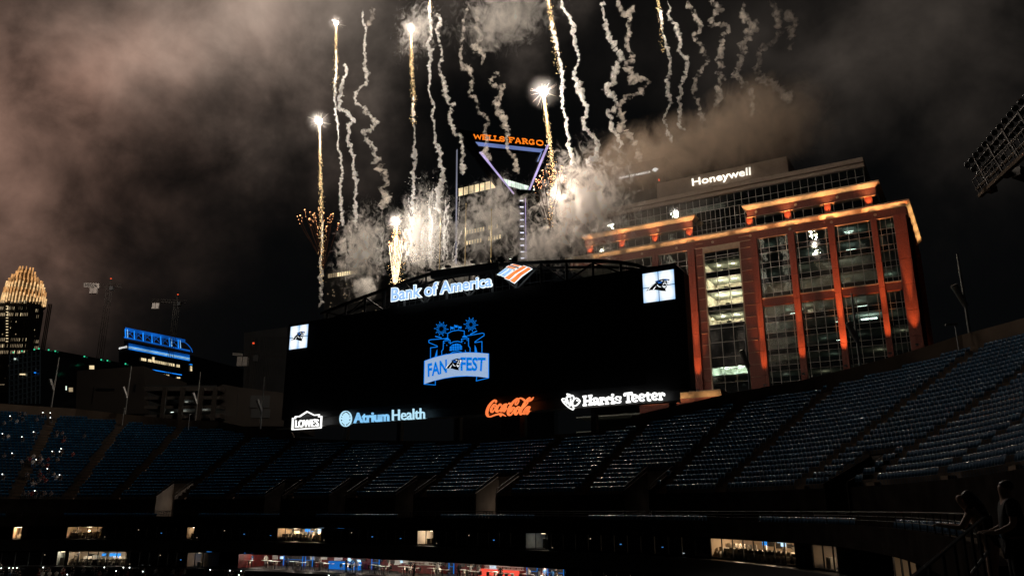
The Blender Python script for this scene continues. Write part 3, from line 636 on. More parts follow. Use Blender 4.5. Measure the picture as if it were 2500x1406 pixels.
# arched truss on top
ap = [(775, 760), (870, 722), (960, 690), (1050, 660), (1190, 641), (1300, 633), (1440, 629), (1520, 634), (1565, 645), (1605, 662)]
AU = [(ub(onb(*p)), onb(*p).z) for p in ap]; au, az_ = zip(*AU)
def arch_z(u): return float(np.interp(u, [a[0] for a in ARC], [a[1] for a in ARC]))
ARC = smooth_pts(AU, 5)
for pr_, w_ in ((-1, .45), (-4.5, .35)):
    ch = MB()
    for a, b in zip(ARC[:-1], ARC[1:]): ch.beam(BP(a[0], a[1]-.25, pr_), BP(b[0], b[1]-.25, pr_), w_, w_)
    ch.build('arch_chord', M['black'], board)
us = np.linspace(ARC[0][0]+1.5, ARC[-1][0]-1.5, 15)
for i, u in enumerate(us):
    p = MB(); p.beam(BP(u, ZB1, -1), BP(u, arch_z(u)-.4, -1), .34, .34, up=(1, 0, 0)); p.build('truss_post', M['black'], board)
    if i < len(us)-1 and min(arch_z(u), arch_z(us[i+1])) > ZB1+1:
        v = us[i+1]; q = MB(); a, b = (u, v) if i % 2 else (v, u)
        q.beam(BP(a, ZB1+.1, -1.1), BP(b, arch_z(b)-.5, -1.1), .22, .22); q.build('truss_brace', M['black'], board)
ms = MB()
for u in np.arange(ARC[0][0]+.8, ARC[-1][0]-.8, 1.25): ms.beam(BP(u, ZB1, -3.2), BP(u, arch_z(u)-.4, -3.2), .05, .05, up=(1, 0, 0))
for f in (.35, .7):
    for a, b in zip(us[:-1], us[1:]): ms.beam(BP(a, ZB1+(arch_z(a)-ZB1)*f, -3.2), BP(b, ZB1+(arch_z(b)-ZB1)*f, -3.2), .04, .04)
ms.build('rear_screen_wires', M['darkmetal'], board)
bx = MB(); a, b = ub(onb(1046, 660)), ub(onb(1212, 640)); bx.box(BP(a, arch_z(a)-1.1, -.6), BP(b, arch_z(b)-1.1, -.6)-BP(a, arch_z(a)-1.1, -.6), -NF*1.5, (0, 0, 1.25)); bx.build('gantry_box', M['black'], board)
fx = MB()
for (x, y) in ((1094, 651), (1156, 639), (1206, 632), (1050, 660)): p = onb(x, y, -1); fx.cbox(p, .9, .6, .35, -.53); fx.tube(p, p+Vector((0, 0, .5)), .06, n=5)
fx.build('roof_fixtures', M['black'], board)
M['search'] = emat('searchlight_lens', (.85, 1, .9), 6)
for (x, y) in ((1207, 634), (1246, 633)):
    p = onb(x, y, -2.2); b = MB(); b.tube(p-Vector((0, 0, .5)), p, .14, .2, n=10); sl_ = b.build('searchlight', M['black'], board); b = MB(); b.tube(p, p+Vector((0, 0, .05)), .17, n=10); b.build('lens', M['search'], sl_)
    lamp('SPOT', p+Vector((0, 0, .1)), 2600, (.85, 1, .92), sl_, .15, 'searchlight_beam', to=p+Vector((-.5 if x < 1220 else .6, 1.5, 6)), spot=34, blend=.8)
# ------------------------------------------------ emissive sign faces
M['lt_white'] = emat('sign_face_white', (1, 1, .97), 1.5, sample=True); M['lt_sky'] = emat('sign_face_sky_blue', (.36, .60, 1.0), 1.0, .12, .8, sample=True)
M['lt_edge'] = emat('sign_edge_white', (.85, .95, 1), 1.25); M['lt_or'] = emat('sign_face_orange', (1, .25, .06), 1.1, .2, .5, sample=True)
M['lt_cola'] = emat('sign_face_red_orange', (1, .205, .055), 1.15, .25, .6, sample=True); M['lt_cyan'] = emat('sign_face_cyan', (.25, .62, 1), .95, .15, .8); M['lt_pale'] = emat('sign_face_pale_cyan', (.50, .82, 1), 1.0)
M['lt_panel'] = bpy.data.materials.new('light_panel_white'); m = M['lt_panel']; m.use_nodes = True; t = m.node_tree; t.nodes.clear()
_e = t.nodes.new('ShaderNodeEmission'); _o = t.nodes.new('ShaderNodeOutputMaterial'); t.links.new(_e.outputs[0], _o.inputs[0])
_tc = t.nodes.new('ShaderNodeTexCoord'); _mp = t.nodes.new('ShaderNodeMapping'); _mp.inputs['Location'].default_value = (-.5, -.5, -.5); t.links.new(_tc.outputs['Generated'], _mp.inputs['Vector'])
_g = t.nodes.new('ShaderNodeTexGradient'); _g.gradient_type = 'SPHERICAL'; t.links.new(_mp.outputs[0], _g.inputs['Vector'])
_r = t.nodes.new('ShaderNodeValToRGB'); t.links.new(_g.outputs['Fac'], _r.inputs['Fac'])
_r.color_ramp.elements[0].position = .10; _r.color_ramp.elements[0].color = (.22, .55, 1, 1); _r.color_ramp.elements[1].position = .55; _r.color_ramp.elements[1].color = (.93, .97, 1, 1)
t.links.new(_r.outputs[0], _e.inputs['Color']); _e.inputs['Strength'].default_value = 1.05
M['em_black'] = mat('emblem_black', (.004, .004, .006), .6); M['em_blue'] = emat('emblem_blue', (.03, .16, .62), .8); M['em_white'] = emat('emblem_white', (.9, .95, 1), 1.0)
BKV = -NF*.25
def zmap(ox, oy, sc, proud): return lambda x, y: onb(ox+x/sc, oy+y/sc, proud)
# big cat head emblem traced once, in zoom units
CAT = dict(
 body=[(255, 892), (345, 765), (450, 655), (590, 560), (560, 540), (545, 512), (640, 472), (730, 440), (830, 420), (930, 425), (1038, 440), (1032, 492), (1012, 522), (1003, 565), (985, 625), (952, 700), (942, 765), (902, 803),
       (905, 862), (930, 907), (850, 908), (760, 897), (640, 866), (530, 850), (420, 856), (330, 872)],
 white=[[(742, 485), (790, 482), (835, 500), (800, 512), (750, 508)], [(850, 508), (918, 508), (890, 552)], [(935, 482), (1022, 488), (1000, 560), (975, 620), (945, 690), (925, 690), (955, 600), (970, 545), (940, 515)],
        [(620, 640), (640, 650), (680, 705), (765, 740), (740, 757), (670, 735), (625, 680)], [(478, 842), (520, 765), (605, 688), (560, 765), (526, 842)], [(300, 862), (370, 745), (470, 655), (560, 590), (470, 680), (400, 770), (350, 855)],
        [(820, 600), (880, 575), (935, 590), (915, 640), (880, 600), (830, 650)], [(800, 650), (835, 740), (880, 765), (925, 740), (935, 690), (900, 715), (860, 700), (825, 660), (845, 720), (890, 790), (830, 765), (800, 710)]],
 blue=[[(640, 545), (790, 535), (770, 580), (700, 600), (650, 590)], [(850, 430), (990, 440), (985, 470), (930, 465), (870, 470)], [(560, 515), (660, 478), (750, 450), (700, 480), (600, 525)]])
_c0 = np.array([[ub(onb(1560+x/14.06, 650+y/14.06)), onb(1560+x/14.06, 650+y/14.06).z] for (x, y) in CAT['body']]); _lo, _hi = _c0.min(0), _c0.max(0)
def cat_map(u0, z0, u1, z1, proud):
    def f(x, y):
        p = onb(1560+x/14.06, 650+y/14.06); a = ((ub(p)-_lo[0])/(_hi[0]-_lo[0]), (p.z-_lo[1])/(_hi[1]-_lo[1])); return BP(u0+(u1-u0)*a[0], z0+(z1-z0)*a[1], proud)
    return f
def cat(parent, u0, z0, u1, z1, proud):
    Flat().poly(CAT['body']).build('emblem_head', M['em_black'], parent, cat_map(u0, z0, u1, z1, proud))
    w = Flat(); [w.poly(p) for p in CAT['white']]; w.build('emblem_highlights', M['em_white'], parent, cat_map(u0, z0, u1, z1, proud+.02))
    w = Flat(); [w.poly(p) for p in CAT['blue']]; w.build('emblem_stripes', M['em_blue'], parent, cat_map(u0, z0, u1, z1, proud+.02))
for q in ([(712.2, 798.4), (755.1, 791.8), (751.4, 848.8), (709.1, 853.8)], [(1569.7, 670.1), (1646.1, 658.5), (1650.2, 730.8), (1574.1, 740.5)]):
    pts = [onb(*p) for p in q]; u0 = (ub(pts[0])+ub(pts[3]))/2; u1 = (ub(pts[1])+ub(pts[2]))/2; z1 = (pts[0].z+pts[1].z)/2; z0 = (pts[2].z+pts[3].z)/2
    fr = MB(); fr.box(BP(u0-.12, z0-.12, .22), DB*(u1-u0+.24), -NF*.2, (0, 0, z1-z0+.24)); sg = fr.build('emblem_panel', M['black'], board)
    sg['label'] = 'white square light panel of four tiles with a black big cat head'
    for i in range(2):
        for j in range(2):
            t = MB(); t.box(BP(u0+(u1-u0)*i/2+.05*i+.01, z0+(z1-z0)*j/2+.05*j+.01, .30), DB*((u1-u0)/2-.07), -NF*.07, (0, 0, (z1-z0)/2-.07)); t.build('light_tile', M['lt_panel'], sg)
    w, h = u1-u0, z1-z0; cat(sg, u0+.10*w, z0+.30*h, u0+.86*w, z0+.72*h, .33)
# roof letters and flag emblem
f0 = zmap(940, 630, 6.579, .55); f1 = zmap(940, 630, 6.579, .62)
q = ((97, 698), (1710, 452), (105, 482), (1708, 264))
sg = Flat().text('boaS', (90, 706), (1718, 458), (98, 474), (1716, 256)).build('roof_sign', M['lt_edge'], board, f0, BKV); sg['label'] = 'tall pale blue letters with white edges standing on the scoreboard roof'
Flat().text('boaL', *q).build('letter_faces', M['lt_sky'], sg, f1)
fe = Flat(); ST = [[(1795, 265), (1840, 278), (1990, 172), (1935, 160)], [(1865, 288), (1915, 303), (2055, 188), (2005, 175)], [(2010, 108), (2055, 92), (2185, 125), (2145, 143)], [(1942, 145), (1985, 120), (2115, 160), (2080, 182)],
                   [(1915, 325), (1985, 355), (2090, 265), (2285, 140), (2225, 118), (2060, 210)], [(2005, 368), (2070, 405), (2190, 290), (2358, 170), (2305, 143), (2140, 240)]]
def grow(P, k):
    c = np.mean(P, 0); out = []
    for p in P: d = np.array(p)-c; out.append(tuple(np.array(p)+d/np.linalg.norm(d)*k))
    return out
for P in ST: fe.poly(grow(P, 2.5))
fs = fe.build('flag_emblem', M['lt_edge'], board, f0, BKV); fs['label'] = 'slanted striped flag emblem in orange and pale blue'
for i, P in enumerate(ST): Flat().poly(grow(P, -8)).build('stripe', M['lt_sky'] if i < 2 else M['lt_or'], fs, f1)
# house-outline sponsor sign
f = zmap(700, 985, 7.143, .75)
h = Flat().stroke([(90, 450), (100, 256), (140, 254), (146, 226), (215, 222), (347, 137), (470, 200), (555, 192), (553, 226), (597, 222), (585, 418)], 17, closed=True).build('house_sign', M['lt_white'], board, f, BKV)
h['label'] = 'white house outline sign with heavy capital letters'
Flat().text('low', (140, 415), (545, 396), (145, 282), (545, 264)).build('lettering', M['lt_white'], h, f, BKV)
# health sponsor sign
ov = Flat().stroke([(1020+98*math.cos(2*math.pi*k/28), 262+132*math.sin(2*math.pi*k/28)-10*math.cos(2*math.pi*k/28)*.6) for k in range(28)], 13, closed=True)
hs = ov.build('health_sign', M['lt_pale'], board, f, BKV); hs['label'] = 'pale blue tree emblem in an oval beside thin and bold lettering'
lv = Flat().stroke([(1016, 200), (1013, 395)], 10).poly([(1000, 172), (1024, 152), (1046, 166), (1022, 190)])
for a, b in (((985, 182), (1010, 216)), ((958, 212), (1010, 262)), ((945, 252), (1010, 308)), ((955, 305), (1006, 350))): lv.stroke([a, b], 26); lv.stroke([(2036-a[0], a[1]-12), (2036-b[0], b[1]-4)], 26)
lv.build('leaf_emblem', M['lt_pale'], hs, f, BKV)
Flat().text('atr', (1160, 340), (1775, 303), (1160, 160), (1775, 124)).build('lettering', M['lt_cyan'], hs, f, BKV)
Flat().text('hea', (1832, 295), (2398, 262), (1832, 108), (2398, 74)).build('thin_lettering', M['lt_pale'], hs, f, BKV)
# script sponsor sign
f = zmap(1170, 955, 17.857, .75); sc = Flat()
sc.stroke([(685, 490), (722, 430), (700, 382), (640, 385), (520, 490), (400, 650), (330, 830), (315, 980), (370, 1080), (470, 1095), (600, 1050), (760, 1000), (900, 985), (1010, 1010), (1140, 1080)], [60, 50, 45, 50, 70, 85, 95, 95, 80, 50, 45, 55, 85, 70, 18], smooth=4)
sc.poly([(855, 1015), (915, 1105), (975, 1025)])
o1 = [(690, 565), (620, 580), (540, 700), (500, 820), (520, 900), (580, 880), (650, 780), (710, 680), (722, 600), (695, 568)]; o1b = [(625, 615), (640, 680), (690, 705), (735, 670)]
a1 = [(1120, 545), (1030, 615), (940, 770), (915, 865), (985, 835), (1085, 670), (1135, 560)]; a2 = [(1185, 530), (1110, 700), (1035, 830), (1060, 875), (1130, 800), (1185, 715)]
for dx, dy in ((0, 0), (1040, 105)): sc.stroke([(x+dx, y+dy) for x, y in o1], [45, 55, 75, 80, 65, 40, 32, 32, 36, 40], smooth=4); sc.stroke([(x+dx, y+dy) for x, y in o1b], 26, smooth=3)
sc.stroke([(910, 640), (932, 570), (890, 548), (800, 650), (740, 780), (735, 870), (790, 880), (880, 800)], [50, 40, 45, 65, 80, 75, 45, 30], smooth=4)
for dx, dy in ((0, 0), (1000, 115)): sc.stroke([(x+dx, y+dy) for x, y in a1], [40, 55, 75, 60, 38, 32, 36], smooth=4); sc.stroke([(x+dx, y+dy) for x, y in a2], [70, 75, 65, 50, 32, 30], smooth=4)
sc.poly([(1245, 562), (1272, 490), (1340, 485), (1312, 562)])
sc.stroke([(1700, 322), (1650, 300), (1520, 400), (1380, 570), (1285, 750), (1242, 920), (1270, 1020), (1350, 1020), (1450, 920), (1522, 780), (1505, 690), (1435, 715), (1375, 830), (1340, 905)], [30, 40, 62, 82, 92, 95, 80, 50, 42, 38, 44, 70, 75, 12], smooth=4)
sc.stroke([(1700, 322), (1620, 410), (1555, 520), (1572, 590), (1640, 540), (1702, 420), (1695, 322)], 30, smooth=4); sc.stroke([(1700, 325), (1800, 292), (1880, 330), (1968, 398)], [24, 55, 75, 85], smooth=4)
sc.stroke([(2168, 345), (2185, 270), (2080, 350), (1950, 520), (1850, 720), (1772, 900), (1790, 1000), (1870, 940)], [40, 42, 52, 70, 80, 80, 60, 30], smooth=4)
sc.stroke([(1870, 745), (2010, 600), (2110, 470)], 26, smooth=3); sc.stroke([(2075, 430), (2180, 402), (2270, 340), (2355, 245)], [55, 70, 60, 8], smooth=4)
sc.build('script_sign', M['lt_cola'], board, f, BKV)['label'] = 'flowing red orange script lettering with a ribbon tail'
# grocery sponsor sign
f = zmap(1360, 945, 8.93, .75); gs = Flat(); w = 42
for pts in ([(597, 200), (597, 388)], [(715, 182), (717, 372)], [(600, 306), (715, 286)], [(553, 206), (637, 196)], [(555, 391), (637, 383)], [(675, 191), (757, 180)], [(680, 378), (757, 368)],
            [(955, 238), (960, 355)], [(918, 364), (1000, 356)], [(960, 252), (1000, 230), (1030, 250), (1015, 287)], [(920, 240), (957, 232)], [(1075, 224), (1080, 346)], [(1040, 354), (1122, 345)], [(1080, 242), (1120, 218), (1150, 240), (1140, 277)],
            [(1205, 222), (1207, 338)], [(1168, 346), (1250, 338)], [(1165, 226), (1207, 220)], [(1542, 120), (1545, 316)], [(1458, 142), (1632, 120)], [(1464, 140), (1470, 192)], [(1622, 122), (1618, 178)], [(1498, 322), (1597, 312)],
            [(1970, 108), (1976, 252), (1998, 284), (2036, 270)], [(1918, 172), (2036, 156)], [(2240, 140), (2250, 258)], [(2208, 264), (2292, 255)], [(2250, 157), (2290, 130), (2325, 150), (2315, 187)], [(2205, 142), (2242, 134)]):
    gs.stroke(pts, w, smooth=3 if len(pts) > 2 else 0)
gs.stroke([(775, 282), (800, 248), (850, 240), (880, 272), (892, 362), (915, 372)], w, smooth=4); gs.stroke([(868, 310), (800, 320), (775, 350), (800, 372), (862, 350)], 36, smooth=4)
gs.stroke([(1378, 196), (1372, 262)], 24); gs.stroke([(1372, 240), (1340, 206), (1292, 208), (1268, 240), (1300, 268), (1350, 284), (1376, 306), (1350, 332), (1295, 336), (1262, 312)], 27, smooth=4); gs.stroke([(1262, 292), (1266, 342)], 22); gs.disc((1205, 166), 28)
for dx, dy in ((0, 0), (155, -15), (435, -40)):
    gs.stroke([(1640+dx, 256+dy), (1738+dx, 224+dy)], 26); gs.stroke([(1738+dx, 226+dy), (1728+dx, 184+dy), (1690+dx, 166+dy), (1648+dx, 190+dy), (1632+dx, 242+dy), (1648+dx, 290+dy), (1690+dx, 306+dy), (1742+dx, 284+dy)], 38, smooth=4)
gsg = gs.build('grocery_sign', M['lt_white'], board, f, BKV); gsg['label'] = 'bold white slab letters beside outlined fruit drawings'
fr = Flat()
for pts, w in (([(330, 488), (250, 440), (160, 360), (105, 282), (122, 246), (185, 254), (230, 290)], 20), ([(330, 488), (350, 465), (342, 420), (305, 385), (262, 405)], 20), ([(370, 252), (420, 232), (465, 262), (488, 302), (440, 372), (390, 402), (345, 388), (315, 345)], 20),
               ([(200, 235), (212, 205), (250, 212), (290, 196), (322, 172), (350, 200), (356, 258), (332, 308)], 20), ([(200, 235), (212, 300), (236, 322)], 18), ([(250, 206), (218, 172), (214, 142), (248, 150), (252, 180)], 14), ([(275, 148), (258, 205)], 14),
               ([(290, 238), (284, 330), (282, 390)], 16), ([(318, 300), (300, 345), (345, 330)], 14), ([(138, 305), (180, 288), (160, 322), (200, 330), (240, 322), (200, 360)], 16), ([(250, 350), (262, 390), (290, 350)], 16)):
    fr.stroke(pts, w, smooth=4 if len(pts) > 3 else 0)
fr.disc((433, 288), 16); fr.build('fruit_emblem', M['lt_white'], gsg, f, BKV)
lb_ = Flat().stroke([(740, 445), (2065, 343)], 14).build('ledge_glow_strip', M['steel'], board, f, BKV)
# graphic shown on the screen: fireworks, stadium outline and banner
M['g_blue'] = emat('screen_blue', (.004, .19, .78), 1.05); M['g_grey'] = emat('screen_grey_blue', (.36, .50, .74), .88, .08, 6); M['g_mid'] = emat('screen_letter_blue', (.0, .17, .72), 1.0)
f = zmap(1020, 765, 7.6, .10); f2 = zmap(1020, 765, 7.6, .115); f3 = zmap(1020, 765, 7.6, .13); f4 = zmap(1020, 765, 7.6, .145)
top = [(125, 880), (300, 815), (500, 765), (700, 735), (900, 722), (1100, 726), (1315, 745)]; bot = [(1315, 1195), (1100, 1168), (900, 1160), (700, 1170), (500, 1200), (300, 1248), (115, 1310)]
PARTS_ = []; k = 13
for pts in ([(235, 840), (237, 636), (360, 622), (360, 604), (205, 540), (205, 500), (240, 486), (500, 466)], [(445, 785), (443, 700), (470, 660), (476, 512), (600, 497), (600, 560), (660, 526), (740, 516), (815, 536), (812, 475), (940, 462), (942, 602), (970, 640), (970, 722)],
            [(552, 465), (555, 370), (640, 327), (750, 310), (862, 326), (862, 410)], [(915, 415), (1200, 364), (1230, 376), (1230, 410), (1060, 524), (1060, 540), (1190, 520), (1190, 728)], [(600, 748), (660, 712), (740, 700), (812, 716)],
            [(115, 1310), (325, 1325), (325, 1240)], [(1315, 1195), (1085, 1250), (1095, 1165)], [(530, 745), (525, 770)], [(880, 680), (888, 720)], [(482, 545), (505, 545)], [(566, 540), (590, 536)], [(825, 510), (845, 508)], [(905, 500), (930, 497)]):
    PARTS_.append(('outline_stroke', Flat().stroke(pts, k)))
for x0, y0, x1 in ((608, 238, 322), (680, 208, 308), (755, 228, 302)): PARTS_.append(('flag_staff', Flat().stroke([(x0, y0), (x0, x1)], 7)))
for P in ([(612, 245), (640, 252), (665, 250), (665, 290), (640, 292), (612, 285)], [(685, 214), (712, 222), (738, 218), (738, 260), (712, 264), (685, 256)], [(760, 236), (786, 244), (812, 238), (812, 278), (786, 284), (760, 274)], [(325, 415), (445, 445), (440, 462), (322, 433)],
          [(970, 380), (1095, 315), (1102, 331), (978, 397)], [(312, 812), (345, 700), (362, 664), (358, 800)], [(1055, 722), (1055, 582), (1085, 640), (1102, 722)], [(526, 590), (536, 580), (548, 590), (536, 602)], [(864, 548), (874, 538), (884, 548), (874, 560)]): PARTS_.append(('filled_shape', Flat().poly(P)))
for cx, cy in ((540, 488), (872, 445)): PARTS_.append(('dome', Flat().poly([(cx+47*math.cos(a), cy-36*math.sin(a)) for a in np.linspace(0, math.pi, 12)])))
bursts = []
for cx, cy, r0 in ((437, 287, 42), (985, 207, 36)):
    for i in range(20):
        if i == 0: B_ = Flat()
        a = 2*math.pi*i/20+.05; r1 = 122+(12 if i % 5 == 0 else 0) if i % 2 == 0 else 92; B_.stroke([(cx+r0*math.cos(a), cy+r0*1.1*math.sin(a)), (cx+r1*math.cos(a), cy+r1*1.12*math.sin(a))], [4, 12])
    bursts.append(B_)
gr = PARTS_[0][1].build('screen_graphic', M['g_blue'], board, f)
for n_, F_ in PARTS_[1:]: F_.build(n_, M['g_blue'], gr, f)
for B_ in bursts: B_.build('burst_drawing', M['g_blue'], gr, f); gr['label'] = 'blue outline drawing of a stadium with fireworks over a grey banner'
Flat().poly([(590, 695), (595, 620), (640, 577), (720, 557), (790, 572), (820, 612), (820, 668)]).build('gate_window', M['g_blue'], gr, f2)
G = Flat()
for x in (635, 678, 722, 765): G.stroke([(x, 558), (x+4, 690)], 7)
for y in (606, 650): G.stroke([(588, y+8), (822, y-10)], 7)
G.build('gate_window_bars', M['em_black'], gr, f3)
Flat().poly(grow(top+bot, 7)).build('banner_border', M['g_blue'], gr, f2); Flat().poly(grow(top+bot, -7)).build('banner', M['g_grey'], gr, f3)
Flat().text('fan', (185, 1180), (542, 1098), (180, 932), (540, 848)).build('banner_letters', M['g_mid'], gr, f4); Flat().text('fest', (795, 1065), (1240, 1074), (790, 808), (1262, 815)).build('banner_letters', M['g_mid'], gr, f4)
p0, p1 = f4(495, 1080), f4(825, 825); cat(gr, ub(p0), p0.z, ub(p1), p1.z, .17)
# ================================================================ OFFICE BLOCK BEHIND THE STADIUM (red piers, glass bays)
class Plane:
    def __init__(s, K, m): s.K, s.m = K, m; s.L = math.hypot(1, m); s.d = Vector((1, -m, 0))/s.L; s.n = Vector((-m, -1, 0))/s.L
    def on(s, px, py, proud=0.0): r = ray(px, py); return r*((s.K-proud*s.L)/(s.m*r.x+r.y))
    def u(s, px, py, proud=0.0): return (s.on(px, py, proud)-Vector((0, s.K, 0))).dot(s.d)
    def z(s, px, py, proud=0.0): return s.on(px, py, proud).z
    def P(s, u, z, proud=0.0): return Vector((0, s.K, z))+s.d*u+s.n*proud
    def box(s, mb, u0, u1, z0, z1, p0, p1): return mb.box(s.P(u0, z0, p0), s.d*(u1-u0), s.n*(p1-p0), (0, 0, z1-z0))
M['brick'] = mat('red_granite_cladding', (.20, .052, .034), .65, var=.22, nscale=3.0, bump=.12)
M['buff'] = mat('buff_stone_cornice', (.50, .36, .25), .7, var=.15, nscale=1.2)
M['louvre'] = mat('louvre_metal', (.36, .27, .21), .55, .2, var=.1)
M['alu'] = mat('window_frame_aluminium', (.34, .31, .28), .4, .6, var=.1)
M['interior'] = mat('dark_interior', (.035, .035, .035), .9, var=.3); M['ceiling'] = mat('office_ceiling', (.72, .68, .60), .9, var=.06)
M['slab'] = mat('office_soffit', (.28, .30, .27), .9, var=.2); M['pale_room'] = mat('office_wall_pale', (.55, .50, .42), .9, var=.12)
def glassmat(name, refl, tint):
    m = bpy.data.materials.new(name); m.use_nodes = True; t = m.node_tree; t.nodes.clear(); o = t.nodes.new('ShaderNodeOutputMaterial'); mx = t.nodes.new('ShaderNodeMixShader'); mx.inputs[0].default_value = refl
    a = t.nodes.new('ShaderNodeBsdfTransparent'); a.inputs[0].default_value = tint+(1,); b = t.nodes.new('ShaderNodeBsdfGlossy'); b.inputs['Roughness'].default_value = .015; b.inputs['Color'].default_value = (.85, .95, .9, 1)
    tc = t.nodes.new('ShaderNodeTexCoord'); nz = t.nodes.new('ShaderNodeTexNoise'); nz.inputs['Scale'].default_value = .55; bm = t.nodes.new('ShaderNodeBump'); bm.inputs['Strength'].default_value = .06; bm.inputs['Distance'].default_value = .3
    t.links.new(tc.outputs['Object'], nz.inputs['Vector']); t.links.new(nz.outputs['Fac'], bm.inputs['Height']); t.links.new(bm.outputs[0], b.inputs['Normal'])
    t.links.new(a.outputs[0], mx.inputs[1]); t.links.new(b.outputs[0], mx.inputs[2]); t.links.new(mx.outputs[0], o.inputs[0]); return m
M['glass'] = glassmat('office_glass', .38, (.55, .62, .56)); M['spandrel'] = mat('spandrel_glass', (.012, .014, .014), .05, var=.2, spec=1.0)
M['fix'] = emat('office_ceiling_light', (.85, 1, .95), 7); M['fixw'] = emat('office_ceiling_light_warm', (1, .86, .62), 7)
H = Plane(209.0, .588); HB = H
off = empty('office_tower', H.P(60, 20), 'red granite office tower with glowing orange piers and glass bays behind the deck', 'building')
uh = lambda px, py: H.u(px, py)
ZBc, ZBand = 64.0, 61.0
uBR = uh(2209, 492); uBL = uh(1392, 640); DEPTH = 30.0
# core: dark interior body a little behind the facade
c = MB(); H.box(c, uBL+2, uBR-1, -20, 63, -DEPTH, -7.5); c.build('core_wall', M['interior'], off)
for k in range(15):
    z = 61-3.7*k if k < 4 else 44.7-3.7*(k-4)
    s_ = MB(); H.box(s_, uBL+.5, uBR-.5, z-.35, z, -7.4, -.35); s_.build('floor_slab', M['slab'], off)
panes = []
def window_grid(pl, us, zs, proud, deep=.0):
    """us: pane edges along the wall; zs: list of (z0, z1, kind)"""
    for (z0, z1, kind) in zs:
        for a, b in zip(us[:-1], us[1:]): panes.append((pl, a, b, z0, z1, proud, kind))
def frames(pl, us, zs, proud, name='window_frame'):
    f = MB(); z0 = min(z[0] for z in zs); z1 = max(z[1] for z in zs)
    for a in us: pl.box(f, a-.05, a+.05, z0, z1, proud-.12, proud+.10)
    for z in sorted(set([z[0] for z in zs]+[z[1] for z in zs])): pl.box(f, us[0], us[-1], z-.045, z+.045, proud-.10, proud+.07)
    f.build(name, M['alu'], off)
def bay(pl, u0, u1, zs, proud, n=4, edge=True):
    if edge: us = [u0, u0+.55]+[u0+.55+(u1-u0-1.1)*k/(n-1) for k in range(1, n)]+[u1]
    else: us = list(np.linspace(u0, u1, n+1))
    window_grid(pl, us, zs, proud); frames(pl, us, zs, proud)
def floors(ztop, zbot, n):
    h = (ztop-zbot)/n; out = []
    for k in range(n): t = ztop-h*k; out += [(t-h, t-h+1.25, 's'), (t-h+1.25, t, 'v')]
    return out
piers = [(uh(1839, 641), uh(1854, 641)), (uh(1930.6, 641), uh(1946.6, 641)), (uh(2031, 641), uh(2047, 641)), (uh(2139, 641), uh(2153.6, 641)), (uBR-2.6, uBR-.2)]
lpiers = [(uh(1433, 598), uh(1449, 598)), (uh(1511, 590), uh(1526, 590)), (uh(1592, 580), uh(1606, 580)), (uh(1682, 641), uh(1699, 641))]
def pier(pl, a, b, z0, z1, proud, jh=5.55):
    # stacked granite drums: each course its own block with a joint and a centre groove
    z = z0; g = (a+b)/2
    while z < z1-.01:
        t = min(z+jh, z1); m_ = MB(); pl.box(m_, a, g-.05, z+.03, t-.03, -.3, proud); pl.box(m_, g+.05, b, z+.03, t-.03, -.3, proud); pl.box(m_, g-.05, g+.05, z+.03, t-.03, -.3, proud-.12); m_.build('pier_block', M['brick'], off); z = t
for a, b in piers+lpiers[2:]: pier(H, a, b, -10, ZBand, .9)
UPC = (1, .32, .095)
spots_ = [(p, .9) for p in piers]+[(lpiers[3], .9)]
ZBS = [H.z(x, y)-1.2 for x, y in ((1866, 928), (1966, 900), (2068, 880), (2170, 850), (2245, 828), (1708, 940))]
PW = [4500, 5000, 9500, 5200, 4200, 5600]
for (pr, pd), pw in zip(spots_, PW):
    u = (pr[0]+pr[1])/2; zb = ZBS.pop(0)
    fx = MB(); H.box(fx, u-.3, u+.3, zb-.4, zb, pd+.9, pd+1.5); fx.build('uplight', M['darkmetal'], off)
    lamp('SPOT', H.P(u, zb+.2, pd+1.3), pw*3.2, UPC, off, .2, 'uplight_beam', to=H.P(u, zb+12, pd-.1), spot=30, blend=1.0)
    lamp('SPOT', H.P(u, zb+.3, pd+1.2), pw*26.0, UPC, off, .2, 'uplight_far_beam', to=H.P(u, zb+24, pd-.1), spot=9, blend=.9)
# right block: four bays, two storeys groups split by a granite belt
for i in range(4):
    a, b = piers[i][1]+.05, piers[i+1][0]-.05
    bay(H, a, b, floors(60.9, 46.4, 4), .0, 4 if i < 3 else 3); bay(H, a, b, floors(44.5, 22.3, 6), .0, 4 if i < 3 else 3)
    m_ = MB(); H.box(m_, a, b, 44.6, 46.3, -.3, .55); m_.build('belt_course', M['brick'], off); m_ = MB(); H.box(m_, a, b, 46.3, 46.55, -.3, .7); m_.build('belt_sill', M['buff'], off)
# centre: flat granite wall with one tall glass bay
cw0, cw1, cg0, cg1 = lpiers[3][1], piers[0][0], uh(1725, 700), uh(1812, 700)
z = -10
while z < ZBand:
    for a, b in ((cw0+.02, cg0-.1), (cg1+.1, cw1-.02)):
        m_ = MB(); H.box(m_, a, b, z+.03, z+2.74, -.3, .25); m_.build('wall_panel', M['brick'], off)
        m_ = MB(); H.box(m_, a if a > cg0 else a+.3, b-.3 if a > cg0 else b, z+2.74, z+2.80, -.2, .36); m_.build('joint_reglet', M['buff'], off)
    z += 2.77
zc = []; t = 59.5
while t > 20: zc += [(t-3.7, t-2.4, 's'), (t-2.4, t, 'v')]; t -= 3.7
rooms = [(588, 622, .22), (628, 660, 1), (675, 704, .8), (711, 745, 1), (756, 790, .9), (896, 934, .8)]
edges_z = sorted({round(H.z(1765, y), 2) for r_ in rooms for y in r_[:2]} | {59.6, 24.0, 37.5, 34.0, 40.8})
zc = [(a, b, 'v' if any(abs(b-H.z(1765, r_[0])) < .03 for r_ in rooms) else 's') for a, b in zip(edges_z[:-1], edges_z[1:])]
